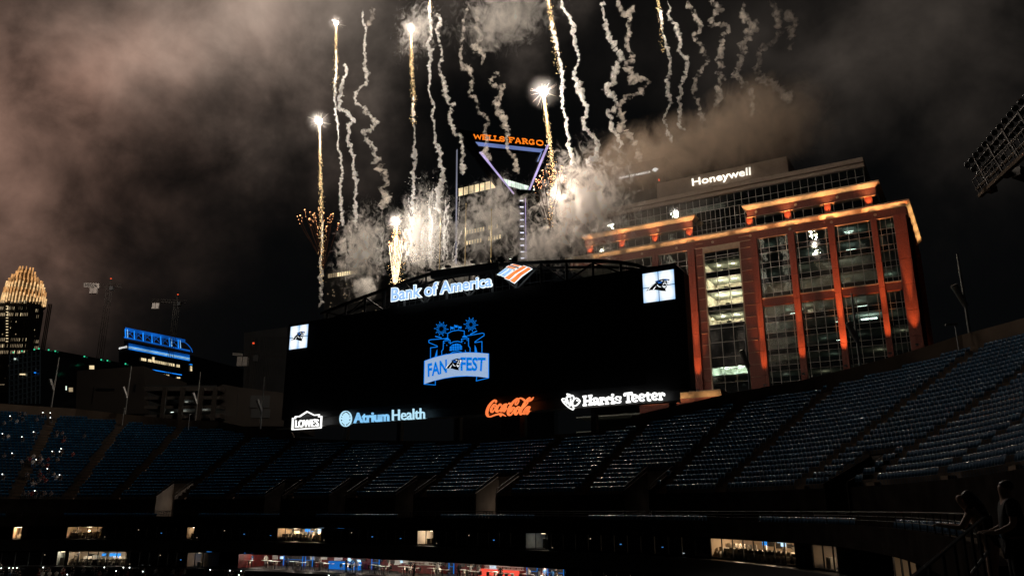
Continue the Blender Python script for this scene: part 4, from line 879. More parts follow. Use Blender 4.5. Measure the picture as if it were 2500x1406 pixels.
bay(H, cg0, cg1, zc, -.05, 3, False)
m_ = MB(); H.box(m_, cg0-.3, cg0, 22, 60, -.3, .30); H.box(m_, cg1, cg1+.3, 22, 60, -.3, .30); H.box(m_, cg0-.3, cg1+.3, 59.6, ZBand, -.3, .3); m_.build('bay_surround', M['buff'], off)
for (y0, y1, k) in rooms:
    zt, zb = H.z(1765, y0), H.z(1765, y1); rm = MB()
    rm.quad(H.P(cg0, zt, -.3), H.P(cg1, zt, -.3), H.P(cg1, zt+.8, -7), H.P(cg0, zt+.8, -7)); rm.quad(H.P(cg0, zb-1, -7), H.P(cg1, zb-1, -7), H.P(cg1, zt+.8, -7), H.P(cg0, zt+.8, -7))
    for q in (cg0+.02, cg1-.02): rm.quad(H.P(q, zb-1, -.3), H.P(q, zb-1, -7), H.P(q, zt+.8, -7), H.P(q, zt, -.3))
    rm.build('lit_room', M['pale_room'], off)
    warm = (1, .84, .62) if y0 < 850 else (.75, 1, .9)
    for f in (.3, .7):
        p = H.P(cg0+(cg1-cg0)*f, zt-.15, -3.2); fx = MB(); fx.cbox(p+Vector((0, 0, .2)), 1.3, .25, .06, -.53); fx.build('ceiling_light', M['fixw'] if y0 < 850 else M['fix'], off)
        lamp('POINT', p-Vector((0, 0, .8)), 1500*k, warm, off, .3, 'room_glow')
    fu = MB()
    for j in range(5): q = cg0+.8+j*1.5; H.box(fu, q, q+.9, zb-.6, zb+.15+.35*((j*7) % 3), -2.2, -1.4)
    fu.build('office_furniture', M['furn_dark'], off)
# lit corners in the right bays: ceiling fixture, lamp-lit pilaster
for (px, py, kind) in ((2072, 565, 'f'), (2078, 609, 'f'), (2086, 653, 'f'), (2093, 697, 'f'), (2105, 747, 'f'), (1993, 620, 'd'), (1932, 675, 'd'), (1965, 672, 'c'), (1966, 712, 'c'), (2060, 652, 'c'), (2062, 697, 'c'), (1972, 755, 'c'), (2122, 778, 'p'), (2045, 785, 'd'), (2048, 830, 'd'), (1935, 765, 'd'), (1930, 596, 'd')):
    p = H.on(px, py, -2.6); fx = MB()
    if kind == 'f': fx.cbox(p, 2.0, .12, .05, -.53); fx.cbox(p-Vector((0, 0, .35)), 1.5, .12, .05, -.53); fx.cbox(p-Vector((0, 0, .3)), .08, .08, .6, -.53); fx.build('pendant_light', M['fix'], off); lamp('POINT', p-Vector((0, 0, .5)), 22, (.85, 1, .92), off, .3, 'pendant_glow')
    elif kind == 'd': fx.cbox(p, 1.0, .2, .05, -.53); fx.build('pendant_light', M['fix'], off)
    elif kind == 'p': fx.cbox(p, 3.2, 1.4, .06, -.53); fx.build('pendant_light', M['fix'], off)
    else:
        H.box(fx, H.u(px, py)-.5, H.u(px, py)+.7, p.z-3.4, p.z, -3.2, -2.8); fx.build('interior_column', M['pale_room'], off); lamp('POINT', H.on(px, py, -2.0)+Vector((0, 0, .2)), 40, (1, .92, .74), off, .15, 'wall_washer')
# left bays just above the scoreboard
for i in range(2, 3): bay(H, lpiers[2][1]+.05, lpiers[3][0]-.05, floors(60.9, 42.4, 5), 0, 4)
bay(H, uh(1525, 612), lpiers[2][0]-.05, floors(60.9, 46.4, 4), 0, 4)
# cornice B over everything, cornice A on two wings
def cornice(pl, u0, u1, zt, proud=1.2, ret=None):
    m_ = MB(); a = [pl.P(u0, zt-1.15, .1), pl.P(u1, zt-1.15, .1), pl.P(u1+.9, zt-.35, proud), pl.P(u0-.9, zt-.35, proud), pl.P(u0-.9, zt, proud), pl.P(u1+.9, zt, proud), pl.P(u1+.9, zt, -3), pl.P(u0-.9, zt, -3)]
    m_.add(a, [(0, 1, 2, 3), (3, 2, 5, 4), (4, 5, 6, 7)])
    m_.add([pl.P(u1, zt-1.15, .1), pl.P(u1, zt-1.15, -DEPTH), pl.P(u1+1.2, zt-.35, -DEPTH), pl.P(u1+.9, zt-.35, proud), pl.P(u1+1.2, zt, -DEPTH), pl.P(u1+.9, zt, proud), pl.P(u0, zt-1.15, .1), pl.P(u0, zt-1.15, -10), pl.P(u0-1.2, zt-.35, -10), pl.P(u0-.9, zt-.35, proud)],
           [(0, 1, 2, 3), (3, 2, 4, 5), (6, 9, 8, 7)]); m_.build('cornice', M['buff'], off)
    b_ = MB(); pl.box(b_, u0, u1, zt-3.0, zt-1.2, -.4, .15); b_.build('cornice_band', M['brick'], off); s_ = MB(); pl.box(s_, u0, u1, zt-3.12, zt-3.0, -.4, .35); s_.build('band_drip', M['buff'], off)
    u = u0+2.2
    while u < u1-1: r_ = MB(); r_.tube(pl.P(u, zt-2.0, .1), pl.P(u, zt-2.0, .3), .32, n=12); r_.build('medallion', M['buff'], off); u += 9.0
cornice(H, uBL, uBR, ZBc); ZA = 69.6
wings = [(uh(1428, 572), uh(1690, 530)), (uh(1822, 505), uh(2136, 450))]
for a, b in wings: cornice(H, a, b, ZA, 1.0)
sp = [[(uh(1433, 598), uh(1449, 598)), (uh(1511, 592), uh(1526, 592)), (uh(1592, 580), uh(1606, 580)), (uh(1675, 567), uh(1691, 567))], [(uh(1822, 538), uh(1838, 538)), (uh(1914.6, 520), uh(1930.6, 520)), (uh(2012, 505), uh(2028, 505)), (uh(2111, 490), uh(2130, 490))]]
for w in sp:
    for a, b in w:
        pier(H, a, b, ZBc, ZA-3.1, .05, 9); u = (a+b)/2
        lamp('SPOT', H.P(u, ZBc+.12, .75), 1500, (1, .34, .10), off, .12, 'uplight_beam', to=H.P(u, ZA, -.2), spot=75, blend=.9)
        lamp('SPOT', H.P(u, ZA-3.4, 1.9), 500, (1, .62, .28), off, .12, 'cornice_beam', to=H.P(u, ZA, .6), spot=120, blend=1)
    for (a, b), (c_, d_) in zip(w[:-1], w[1:]): bay(H, b+.03, c_-.03, [(ZBc+.02, ZA-3.15, 'v')], -.5, 4)
def strip(u0, u1, zt, e, proud):
    n = max(1, int((u1-u0)/9))
    for k in range(n):
        a = u0+(u1-u0)*(k+.5)/n; lamp('AREA', H.P(a, zt-1.3, proud*.8), e, (1, .60, .27), off, (u1-u0)/n*.8, 'cornice_strip', to=H.P(a, zt+5, proud*.8+.2), sy=.1)
strip(uBL+6, uBR, ZBc, 55, 1.2)
for a, b in wings: strip(a, b, ZA, 50, 1.0)
# A-level: one lit room on the left wing, glass recess between the wings
rm = MB(); a, b = sp[0][0][1], sp[0][1][0]; H.box(rm, a, b, ZBc+.2, ZBc+1.6, -4, -3.5); rm.build('lit_counter', M['pale_room'], off); lamp('POINT', H.P((a+b)/2, ZBc+2.3, -2), 160, (1, .88, .64), off, .2, 'room_glow')
HR = Plane(211.5, .588)
bay(HR, uh(1695, 560)-1, uh(1818, 545)+1, [(ZBc-.2, 66.2, 's'), (66.2, 68.6, 'v'), (68.6, 71, 's')], 0, 12, False)
c = MB(); H.box(c, wings[0][0]+.5, wings[1][1]-.5, 63.9, 69.2, -DEPTH+4, -6); c.build('core_wall', M['interior'], off)
# penthouse, roof fascia and louvred sign box set back on the roof
HPp = Plane(216.0, .588); pa, pb = HPp.u(1462, 560), HPp.u(2108, 420)
bay(HPp, pa, pb, [(69.3, 71.4, 's'), (71.4, 73.9, 'v'), (73.9, 76.0, 's')], 0, 38, False)
c = MB(); HPp.box(c, pa+.3, pb-.3, 68, 76.2, -20, -5); c.build('core_wall', M['interior'], off)
for k, (z0, z1, pr) in enumerate(((76.0, 76.7, .6), (76.7, 77.1, .3), (77.1, 78.2, .9))): c = MB(); HPp.box(c, pa-.3, pb+.3, z0, z1, -20, pr); c.build('roof_fascia', M['louvre'], off)
sa, sb = HPp.u(1603, 470), HPp.u(1924, 420)
c = MB(); HPp.box(c, sa, sb, 78.2, 83.0, -10, -.6); c.build('sign_box', M['louvre'], off)
for k in range(22): c = MB(); z = 78.35+k*.208; c.box(HPp.P(sa, z, -.58), HPp.d*(sb-sa), HPp.n*.22, (0, 0, .12)); c.build('louvre_blade', M['louvre'], off)
M['lt_warmwhite'] = emat('sign_face_warm_white', (1, .93, .78), 1.9, .18, .25)
f = lambda x, y: HPp.on(1500+x/6.944, 390+y/6.944, .35)
o = Flat().text('hon', (1322, 478), (2310, 292), (1308, 322), (2302, 126)).build('roof_lettering', M['lt_warmwhite'], off, f, -HPp.n*.25); o['label'] = 'warm white bold letters on the louvred roof box'
# right return of the tower
Vn = -H.n
rs = MB(); rs.quad(H.P(uBR-.3, -10, -.2), H.P(uBR-.3, -10, -DEPTH), H.P(uBR-.3, ZBand, -DEPTH), H.P(uBR-.3, ZBand, -.2)); rs.build('side_wall', M['spandrel'], off)
for k in range(6):
    q = -2.5-k*5.2; m_ = MB(); m_.box(H.P(uBR-.3, -10, q), H.n*-1.3, H.d*.8, (0, 0, ZBand+10)); m_.build('side_pier', M['brick'], off)
    lamp('SPOT', H.P(uBR+1.6, 27, q-.6), 1300, UPC, off, .15, 'uplight_beam', to=H.P(uBR+.2, 60, q-.6), spot=30, blend=.8)
    m_ = MB(); m_.box(H.P(uBR-.28, 22, q-2.9), H.n*-.12, H.d*.1, (0, 0, 39)); m_.build('side_mullion', M['alu'], off)
b_ = MB(); b_.box(H.P(uBR-.2, 61, -.2), -H.n*(DEPTH-1), H.d*.4, (0, 0, 1.8)); b_.build('cornice_band', M['brick'], off)
for k in range(4): lamp('AREA', H.P(uBR+1.4, 62.6, -4-k*7), 90, (1, .62, .25), off, 5.5, 'cornice_strip', to=H.P(uBR+.6, 64, -4-k*7), sy=.1)
rd = random.Random(31)
for i in range(4):
    a, b = piers[i][1], piers[i+1][0]
    for k in range(9):
        if rd.random() < .55:
            z = (61-3.7*k if k < 4 else 44.7-3.7*(k-4))-1.0; p = H.P(a+(b-a)*rd.uniform(.2, .8), z, -4.5); lamp('POINT', p, rd.choice((8, 16, 40)), rd.choice(((.8, 1, .86), (1, .88, .65), (.9, 1, .9))), off, .3, 'glass_fill')  # added fill lamps so the dark office glass looks paler and greenish
# low podium ledge glowing beside the scoreboard foot
pz = H.z(1690, 958, 8); Q0, Q1 = H.u(1560, 958, 8), H.u(1762, 958, 8)
c = MB(); H.box(c, Q0, Q1, -20, pz-1.2, -2, 8); c.build('podium_wall', M['brick'], off); c = MB(); c.add([H.P(Q0, pz-1.2, 8), H.P(Q1, pz-1.2, 8), H.P(Q1, pz, 9), H.P(Q0, pz, 9), H.P(Q1, pz+.2, 9), H.P(Q0, pz+.2, 9), H.P(Q1, pz+.2, 0), H.P(Q0, pz+.2, 0)], [(0, 1, 2, 3), (3, 2, 4, 5), (5, 4, 6, 7)]); c.build('podium_cornice', M['buff'], off)
for k in range(3): a = Q0+(Q1-Q0)*(k+.6)/3; lamp('AREA', H.P(a, pz-1.9, 9.2), 40, (1, .62, .28), off, 4, 'podium_strip', to=H.P(a, pz, 8.2), sy=.1)
# panes: the 300 that show largest are parts of their own, the rest one part
def pane_quad(mb, pl, a, b, z0, z1, pr): return mb.quad(pl.P(a+.05, z0+.045, pr), pl.P(b-.05, z0+.045, pr), pl.P(b-.05, z1-.045, pr), pl.P(a+.05, z1-.045, pr))
def psize(t):
    c = t[0].P((t[1]+t[2])/2, (t[3]+t[4])/2); x, y = proj(c); vis = 1400 < x < 2300 and y < 940-(x-1700)*.28 and not (x < 1690 and y > 650)
    return -(t[2]-t[1])*(t[4]-t[3])/c.length**2 if vis else 0
panes.sort(key=psize); rest_v, rest_s = MB(), MB()
for i, (pl, a, b, z0, z1, pr, kind) in enumerate(panes):
    if i < 300: q = MB(); pane_quad(q, pl, a, b, z0, z1, pr); q.build('pane', M['glass'] if kind == 'v' else M['spandrel'], off)
    else: pane_quad(rest_v if kind == 'v' else rest_s, pl, a, b, z0, z1, pr)
for r_, m_ in ((rest_v, 'glass'), (rest_s, 'spandrel')):
    if r_.v: o = r_.build('pane_field', M[m_], off); o['kind'] = 'stuff'
# ================================================================ OTHER TOWERS
M['twr_dark'] = mat('tower_dark_glass', (.012, .013, .015), .15, var=.2, spec=.8); M['twr_brown'] = mat('tower_brown_precast', (.035, .026, .020), .8, var=.2, nscale=.2); M['twr_grey'] = mat('tower_grey_precast', (.055, .055, .055), .8, var=.2, nscale=.2)
M['win_warm'] = emat('lit_window_warm', (1, .78, .45), .9, .5, .2); M['win_cool'] = emat('lit_window_cool', (.85, 1, .85), .9, .4, .2); M['win_dim'] = emat('lit_window_dim', (1, .75, .45), .28, .6, .1)
def at_z(px, py, z): r = ray(px, py); return r*(z/r.z)
def prism(pts, z0, z1, name, m, parent):
    n = len(pts); mb = MB(); mb.add([(p[0], p[1], z0) for p in pts]+[(p[0], p[1], z1) for p in pts], [(i, (i+1) % n, n+(i+1) % n, n+i) for i in range(n)]+[tuple(range(n, 2*n))]); return mb.build(name, m, parent)
# --- tower with the open triangular crown
Wp = Plane(464.0, -.258); crown = empty('crown_tower', Wp.P(5, -36), 'dark skyscraper with an open triangular crown frame edged in violet light', 'building')
ztop = at_y(1225, 432, 456).z; cA, cB, cC, cD = at_z(1225, 432, ztop), at_z(1119, 457, ztop), at_z(1345, 467, ztop), Vector((30, 520, ztop))
prism([cB, cA, cC, cD], -36, ztop-.05, 'tower_shaft', M['twr_dark'], crown)
def band(p, q, z0, z1, n, m, parent, name, gap=.22, out=.25, fill=1.0, seed=0):
    d = (q-p); d.z = 0; L = d.length; d.normalize(); nn = Vector((d.y, -d.x, 0)); nn = nn if nn.y < 0 else -nn; rd = random.Random(seed)
    for k in range(n):
        if rd.random() > fill: continue
        a = p+d*(L*(k+gap/2)/n); w = L*(1-gap)/n; b = MB(); b.box(Vector((a.x, a.y, z0))+nn*.05, d*w, nn*out, (0, 0, z1-z0)); b.build(name, m, parent)
band(cB, cA, ztop-6.4, ztop-1.2, 8, M['win_warm'], crown, 'top_window', seed=1); band(cA+(cC-cA)*.03, cA+(cC-cA)*.66, ztop-4.8, ztop-1.0, 8, M['win_cool'], crown, 'top_window', gap=.1, seed=2)
for k, (f0_, y_) in enumerate(((.2, 574), (.12, 600))): zz = at_y(1180, y_, 470).z; band(cB+(cA-cB)*.2, cB+(cA-cB)*1.0, zz, zz+2.6, 13, M['win_warm'], crown, 'lit_window', gap=.5, fill=.8, seed=3+k)
M['led_violet'] = emat('violet_edge_light', (.52, .42, .78), .85, .35, .08); M['glow_blue'] = emat('blue_floodlit_glow', (.22, .30, .68), .62, .3, .05); M['wf_orange'] = emat('sign_face_amber', (1, .22, .015), 1.1)
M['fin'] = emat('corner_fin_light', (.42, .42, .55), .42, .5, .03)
fw_ = lambda proud: (lambda x, y: Wp.on(x, y, proud+24)); bk8 = -Wp.n*7
Flat().poly([(1120, 316), (1352, 348), (1330, 368), (1160, 348)]).build('crown_beam', M['twr_dark'], crown, fw_(0), bk8)
Flat().poly([(1120, 316), (1160, 347), (1256, 476), (1238, 476)]).build('crown_arm', M['twr_dark'], crown, fw_(0), bk8); Flat().poly([(1352, 348), (1336, 350), (1287, 472), (1296, 476)]).build('crown_arm', M['twr_dark'], crown, fw_(-.2), bk8)
Flat().poly([(1161, 346.5), (1328, 364.5), (1321, 372), (1169, 356)]).build('lit_soffit', M['glow_blue'], crown, fw_(.4), -Wp.n*.4)  # floodlight on the soffit is put into its own emission
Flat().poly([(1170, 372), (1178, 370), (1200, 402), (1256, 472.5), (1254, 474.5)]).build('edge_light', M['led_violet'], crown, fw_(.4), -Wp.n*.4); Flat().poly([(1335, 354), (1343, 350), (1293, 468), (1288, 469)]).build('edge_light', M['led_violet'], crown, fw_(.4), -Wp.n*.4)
Flat().poly([(1321, 372), (1324, 371), (1314, 395), (1311, 394)]).build('edge_light', M['glow_blue'], crown, fw_(.5), -Wp.n*.4)
SER = dict(W=[[(0, 1), (.22, 0), (.5, .8), (.78, 0), (1, 1)]], E=[[(.15, 0), (.15, 1)], [(.0, 0), (.9, 0), (.92, .22)], [(0, 1), (.88, 1), (.9, .78)], [(.15, .5), (.65, .5)]], L=[[(.2, 0), (.2, 1)], [(0, 1), (.45, 1)], [(0, 0), (.9, 0), (.95, .3)]], S=[[(.88, .72), (.7, .97), (.3, .97), (.12, .75), (.3, .55), (.7, .45), (.88, .25), (.7, .03), (.3, .03), (.1, .28)]],
           F=[[(.2, 0), (.2, 1)], [(0, 0), (.45, 0)], [(0, 1), (.9, 1), (.92, .72)], [(.2, .5), (.65, .5)]], A=[[(.08, 0), (.45, 1), (.55, 1), (.92, 0)], [(.25, .33), (.75, .33)], [(0, 0), (.28, 0)], [(.72, 0), (1, 0)]], R=[[(.18, 0), (.18, 1)], [(0, 0), (.4, 0)], [(0, 1), (.6, 1), (.82, .85), (.82, .65), (.6, .5), (.2, .5)], [(.5, .5), (.85, .05), (1, .05)]],
           G=[[(.88, .75), (.65, .98), (.3, .95), (.08, .6), (.12, .2), (.4, .02), (.85, .12), (.85, .42), (.55, .42)]], O=[[(.5, 1), (.15, .85), (.06, .5), (.15, .15), (.5, 0), (.85, .15), (.94, .5), (.85, .85), (.5, 1)]])
ws = Flat(); xs = [0, .105, .185, .262, .335, .43, .53, .622, .715, .81, .905]; q0, q1, q2, q3 = [np.array(p, float) for p in ((1158, 337.5), (1327, 355.5), (1157, 327.5), (1326, 343.5))]
for ch_, x0 in zip('WELLS FARGO', [0, .115, .205, .28, .355, .44, .49, .58, .68, .775, .88]):
    if ch_ == ' ': continue
    wch = .115 if ch_ in 'WO' else .095
    for stt in SER[ch_]:
        pts = []
        for (x, y) in stt: X_ = (x0+(x*.9)*wch)/.98; pts.append(tuple((q0*(1-X_)+q1*X_)*(1-y)+(q2*(1-X_)+q3*X_)*y))
        ws.stroke(pts, 2.0)
o = ws.build('crown_lettering', M['wf_orange'], crown, fw_(.6), -Wp.n*.5); o['label'] = 'glowing amber serif capitals along the crown beam'
spn = MB(); Wp.box(spn, Wp.u(1243, 560), Wp.u(1298, 560), -36, Wp.z(1270, 470, 24), -8, 29); spn.build('crown_spine', M['twr_dark'], crown)
M['slot'] = emat('spine_lamp', (.8, .82, 1), 1.6); M['slotd'] = emat('spine_panel', (.16, .16, .20), .5)
for k in range(10):
    y = 490+k*15.6; x = 1273+k*.25
    Flat().poly([(x-7, y-3), (x+7, y-3), (x+7, y+3), (x-7, y+3)]).build('spine_window', M['slotd'], crown, fw_(6.2)); Flat().stroke([(x-4, y), (x+5, y)], 2.6).build('spine_lamp', M['slot'], crown, fw_(6.5))
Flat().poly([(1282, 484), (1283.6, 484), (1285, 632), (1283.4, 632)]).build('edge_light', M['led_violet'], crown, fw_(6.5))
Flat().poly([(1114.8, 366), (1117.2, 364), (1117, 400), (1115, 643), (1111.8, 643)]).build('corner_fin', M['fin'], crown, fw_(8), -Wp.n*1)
# --- dark tower with small white sign
Bp_ = Plane(330.0, .588); bt = empty('sign_tower', Bp_.P(40, -36), 'dark office tower with small white lettering and striped flag emblem at its top', 'building')
c = MB(); Bp_.box(c, Bp_.u(1488, 430), Bp_.u(1625, 430), -36, Bp_.z(1540, 402), -30, 0); c.build('tower_shaft', M['twr_grey'], bt)
for (x0, y0, x1) in ((1520, 462, 1538), (1556, 456, 1570), (1585, 450, 1600)): c = MB(); Bp_.box(c, Bp_.u(x0, y0), Bp_.u(x1, y0), Bp_.z(x0, y0+12), Bp_.z(x0, y0), -.5, .3); c.build('louvre_opening', M['black'], bt)
f = lambda x, y: Bp_.on(1500+x/6.944, 390+y/6.944, .5)
o = Flat().text('boaU', (88, 328), (612, 222), (90, 290), (612, 188)).build('lettering', M['lt_white'], bt, f)
fl = Flat()
for P in ([(628, 178), (640, 182), (672, 160), (660, 155)], [(645, 188), (658, 192), (690, 164), (678, 160)], [(668, 148), (690, 136), (712, 144), (698, 152)], [(655, 152), (672, 143), (690, 152), (678, 158)], [(660, 194), (678, 200), (728, 148), (712, 142)], [(682, 203), (694, 208), (748, 152), (734, 148)]): fl.poly(P)
fl.build('flag_emblem', M['lt_white'], bt, f)
ab = MB(); p = HPp.on(1609, 442, -1); ab.tube(p, p+Vector((0, 0, .6)), .08, n=6); tag(ab.build('beacon', emat('red_beacon', (1, .06, .01), 3)), 'tiny red warning beacon on the left end of the louvred roof box', 'beacon')
# --- golden crowned skyscraper, far left
cc = empty('golden_tower', at_y(55, 1000, 830), 'tall far skyscraper with a stepped golden lit crown', 'building'); Yc = 830
pc = lambda px, py: at_y(px, py, Yc)
M['crown_gold'] = emat('crown_floodlit_gold', (1, .48, .17), .62, .6, .22); M['crown_gold2'] = emat('crown_floodlit_gold_bright', (1, .62, .28), .9, .5, .3); M['crown_stone'] = mat('pale_granite', (.20, .16, .12), .7)
xm = 56
def ring_tier(x0, x1, y0, y1, n, m, seedv, w=.32):
    cx = (pc(x0, y1)+pc(x1, y1))/2; rx = (pc(x1, y1).x-pc(x0, y1).x)/2; z0, z1 = pc(xm, y1).z, pc(xm, y0).z; rd = random.Random(seedv)
    pts = [(cx.x+rx*math.cos(R(a)), cx.y+rx*math.sin(R(a))) for a in range(22, 382, 45)]; prism(pts, z0-1, z1-.3*(z1-z0), 'crown_tier', M['crown_stone'], cc)
    for k in range(n):
        a = 2*math.pi*k/n; p = Vector((cx.x+(rx+.6)*math.cos(a), cx.y+(rx+.6)*math.sin(a), z0)); b = MB()
        if math.sin(a) > .25: continue
        b.cbox(p+Vector((0, 0, (z1-z0)*(.5+rd.random()*.08))), 2*math.pi*rx/n*w, .9, (z1-z0)*(.75+.6*rd.random()), a); b.build('crown_rod', m, cc)  # rods emit in place of the floodlighting on the crown
for i, t in enumerate(((9, 107, 728, 748, 40), (13, 106, 712, 733, 36), (18, 103, 698, 716, 32), (24, 98, 686, 702, 28), (31, 91, 676, 690, 22), (40, 84, 666, 680, 16), (46, 79, 656, 670, 12))): ring_tier(t[0]+2, t[1]-2, t[2], t[3], t[4], M['crown_gold2'] if i in (0, 2) else M['crown_gold'], i)
prism([(pc(x, 760).x, y) for x, y in ((4, Yc-4), (20, Yc-18), (92, Yc-18), (106, Yc-4), (66, Yc+30), (10, Yc+30))], -36, pc(xm, 748).z, 'tower_shaft', M['twr_grey'], cc)
rd = random.Random(3)
for k in range(26):
    x = 5+k*3.95; b = MB(); b.box(pc(x, 965)+Vector((0, -20 if 20 < x < 92 else -10, 0)), (.8, 0, 0), (0, -.8, 0), (0, 0, pc(x, 748).z-pc(x, 965).z)); b.build('shaft_fin', M['crown_stone'], cc)
    for j in range(14):
        y = 752+j*15
        if rd.random() < (.75 if j in (0, 1, 2, 6, 7, 8) else .16): w_ = MB(); p = pc(x+1.2, y)+Vector((0, -20.5 if 20 < x < 92 else -10.5, 0)); w_.box(p, (.9, 0, 0), (0, -.1, 0), (0, 0, 3.2 if j in (0, 1, 2, 6, 7, 8) else 1.2)); w_.build('lit_window', M['win_dim'] if rd.random() < .85 else M['win_warm'], cc)
for y in range(760, 850, 7): w_ = MB(); w_.box(pc(44, y)+Vector((0, -21, 0)), (2.2, 0, 0), (0, -.1, 0), (0, 0, .8)); w_.build('lit_window', M['win_warm'], cc)
# --- blue crowned slab
Ba = Plane(954.0, -1.66); bb = empty('blue_tower', Ba.on(385, 980), 'mid rise slab with a blue lit roof truss and louvre bands', 'building'); fb = lambda pr: (lambda x, y: Ba.on(x, y, pr))
Flat().poly([(303, 830), (470, 868), (470, 1010), (303, 1010)]).build('slab_front', M['twr_dark'], bb, fb(0), Vector((20, 60, 0))); Flat().poly([(290, 850), (304, 845), (304, 1010), (290, 1010)]).build('slab_side', M['twr_dark'], bb, fb(-1))
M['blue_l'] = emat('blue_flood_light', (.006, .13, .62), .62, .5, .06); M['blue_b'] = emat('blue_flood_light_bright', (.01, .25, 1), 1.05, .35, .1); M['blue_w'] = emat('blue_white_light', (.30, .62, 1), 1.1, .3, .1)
Flat().poly([(306, 799), (440, 826), (440, 834), (306, 807)]).build('truss_top_chord', M['blue_l'], bb, fb(.5), Vector((2, 4, 0))); Flat().poly([(303, 821), (452, 852), (452, 856), (303, 825)]).build('truss_bottom_chord', M['blue_l'], bb, fb(.5), Vector((2, 4, 0)))
for k in range(7):
    x = 306+k*21.5; y = 800+k*4.3; Flat().stroke([(x, y+3), (x+1, y+24)], 3.2).build('truss_post', M['blue_b'], bb, fb(.6)); Flat().stroke([(x+5, y+4), (x+6, y+24)], 1.6).build('truss_post', M['blue_w'] if k in (0, 5, 6) else M['blue_l'], bb, fb(.6))
    if k < 6: Flat().stroke([(x+5, y+20), (x+13, y+12), (x+21, y+9)], 1.4, smooth=3).build('truss_brace', M['blue_l'], bb, fb(.6)); Flat().stroke([(x+5, y+10), (x+13, y+16), (x+20, y+24)], 1.2, smooth=3).build('truss_brace', M['blue_l'], bb, fb(.6))
Flat().stroke([(440, 830), (455, 838), (466, 850), (470, 860)], 1.8, smooth=3).build('roof_curve', M['blue_l'], bb, fb(.6))
for k in range(6): Flat().stroke([(314, 838.5+k*2.6), (463, 867+k*2.6)], 1.5 if k % 2 else 1.2).build('louvre_band', M['blue_w'] if k in (3, 4) else M['blue_b'] if k > 1 else M['blue_l'], bb, fb(.8))
Flat().stroke([(358, 900), (444, 915)], 2.0).build('louvre_band', M['blue_b'], bb, fb(.8)); Flat().stroke([(463, 889), (470, 890)], 2).build('louvre_band', M['blue_b'], bb, fb(.8))
rd = random.Random(9)
for k in range(22):
    x = 345+k*4.3
    if rd.random() < .85: Flat().poly([(x, 873+k*.8), (x+3.4, 873.6+k*.8), (x+3.4, 880+k*.8), (x, 879.4+k*.8)]).build('lit_window', M['win_warm'], bb, fb(.7))
for (x, y, w_, h_) in ((384, 915, 5, 4), (396, 912, 6, 5), (405, 914, 9, 7), (432, 920, 8, 3), (404, 926, 9, 9), (418, 930, 10, 4), (433, 930, 8, 6), (395, 948, 3, 3), (465, 893, 4, 12), (372, 871, 5, 12)): Flat().poly([(x, y), (x+w_, y+.8), (x+w_, y+h_+.8), (x, y+h_)]).build('lit_window', M['win_warm'], bb, fb(.7))
Flat().text('bar', (290.5, 852.5), (310, 848.5), (290.5, 848), (310, 843.8)).build('lettering', M['lt_white'], bb, fb(1.5))
# --- dark blocks along the left skyline
def block(name, label, pts, Y, m, depth=40, fins=0, fm=None, w=1.0):
    e = empty(name, at_y(sum(p[0] for p in pts)/len(pts), max(p[1] for p in pts), Y), label, 'building'); f = lambda x, y: at_y(x, y, Y)
    Flat().poly(pts).build('block_wall', m, e, f, Vector((0, depth, 0)))
    x0 = min(p[0] for p in pts); x1 = max(p[0] for p in pts)
    for k in range(fins):
        x = x0+(x1-x0)*(k+.5)/fins; yt = min(p[1] for p in pts)+6; b = MB(); p = f(x, 1000); q = f(x, yt+18); b.box((p.x, Y, p.z), (w, 0, 0), (0, -w*.8, 0), (0, 0, q.z-p.z)); b.build('facade_fin', fm, e)
    return e, f
e1, f1_ = block('striped_tower', 'dark grey slab tower with fine vertical fins beside the scoreboard', [(592, 1040), (596, 812), (702, 798), (702, 1040)], 300, M['twr_grey'], 40, 26, M['twr_grey'], .5)
e2, f2_ = block('grid_tower', 'dark glass tower with a grid of pale blue mullions at far left', [(18, 1000), (22, 868), (100, 852), (100, 1000)], 300, M['twr_dark'], 40)
M['mull_blue'] = emat('reflected_mullion', (.04, .08, .12), .14)
M['mull_pale'] = mat('pale_mullion', (.25, .33, .40), .4, .5)
for k in range(8):
    x = 24+k*10.6; b = MB(); b.beam(f2_(x, 985)-Vector((0, .3, 0)), f2_(x+1, 866-k*1.6)-Vector((0, .3, 0)), .35, .3, up=(0, 1, 0)); b.build('mullion', M['mull_pale'], e2)
for k in range(9): b = MB(); b.beam(f2_(22, 878+k*13)-Vector((0, .3, 0)), f2_(98, 868+k*12)-Vector((0, .3, 0)), .3, .3); b.build('transom', M['mull_pale'], e2)
e3, f3_ = block('green_lit_tower', 'dark tower edged with tiny green roof lights', [(60, 1000), (60, 856), (140, 856), (205, 868), (330, 892), (330, 1000)], 340, M['twr_dark'], 30)
M['green_l'] = emat('green_roof_light', (.05, .9, .45), .8); M['red_l'] = emat('red_roof_light', (1, .10, .03), 1.0)
for (x, y) in ((36, 861), (57, 858), (87, 854), (98, 852), (122, 855), (138, 858), (209, 871), (250, 879), (265, 881), (309, 889)): b = MB(); b.cbox(f3_(x, y)-Vector((0, 1, 0)), .42, .42, .5); b.build('roof_light', M['green_l'], e3)
for (x, y, w_, h_, m_) in ((218, 892, 12, 9, 'win_warm'), (168, 946, 10, 10, 'win_dim'), (160, 942, 3, 10, 'win_cool'), (83, 908, 5, 3, 'blue_b'), (48, 912, 14, 3, 'win_warm'), (34, 874, 5, 4, 'win_cool')): Flat().poly([(x, y), (x+w_, y), (x+w_, y+h_), (x, y+h_)]).build('lit_window', M[m_], e3, lambda a, b: at_y(a, b, 299))
e4, f4_ = block('brick_hall', 'windowless brown brick block behind the left rim wall', [(185, 1010), (188, 905), (350, 893), (362, 1010)], 215, M['twr_brown'], 30)
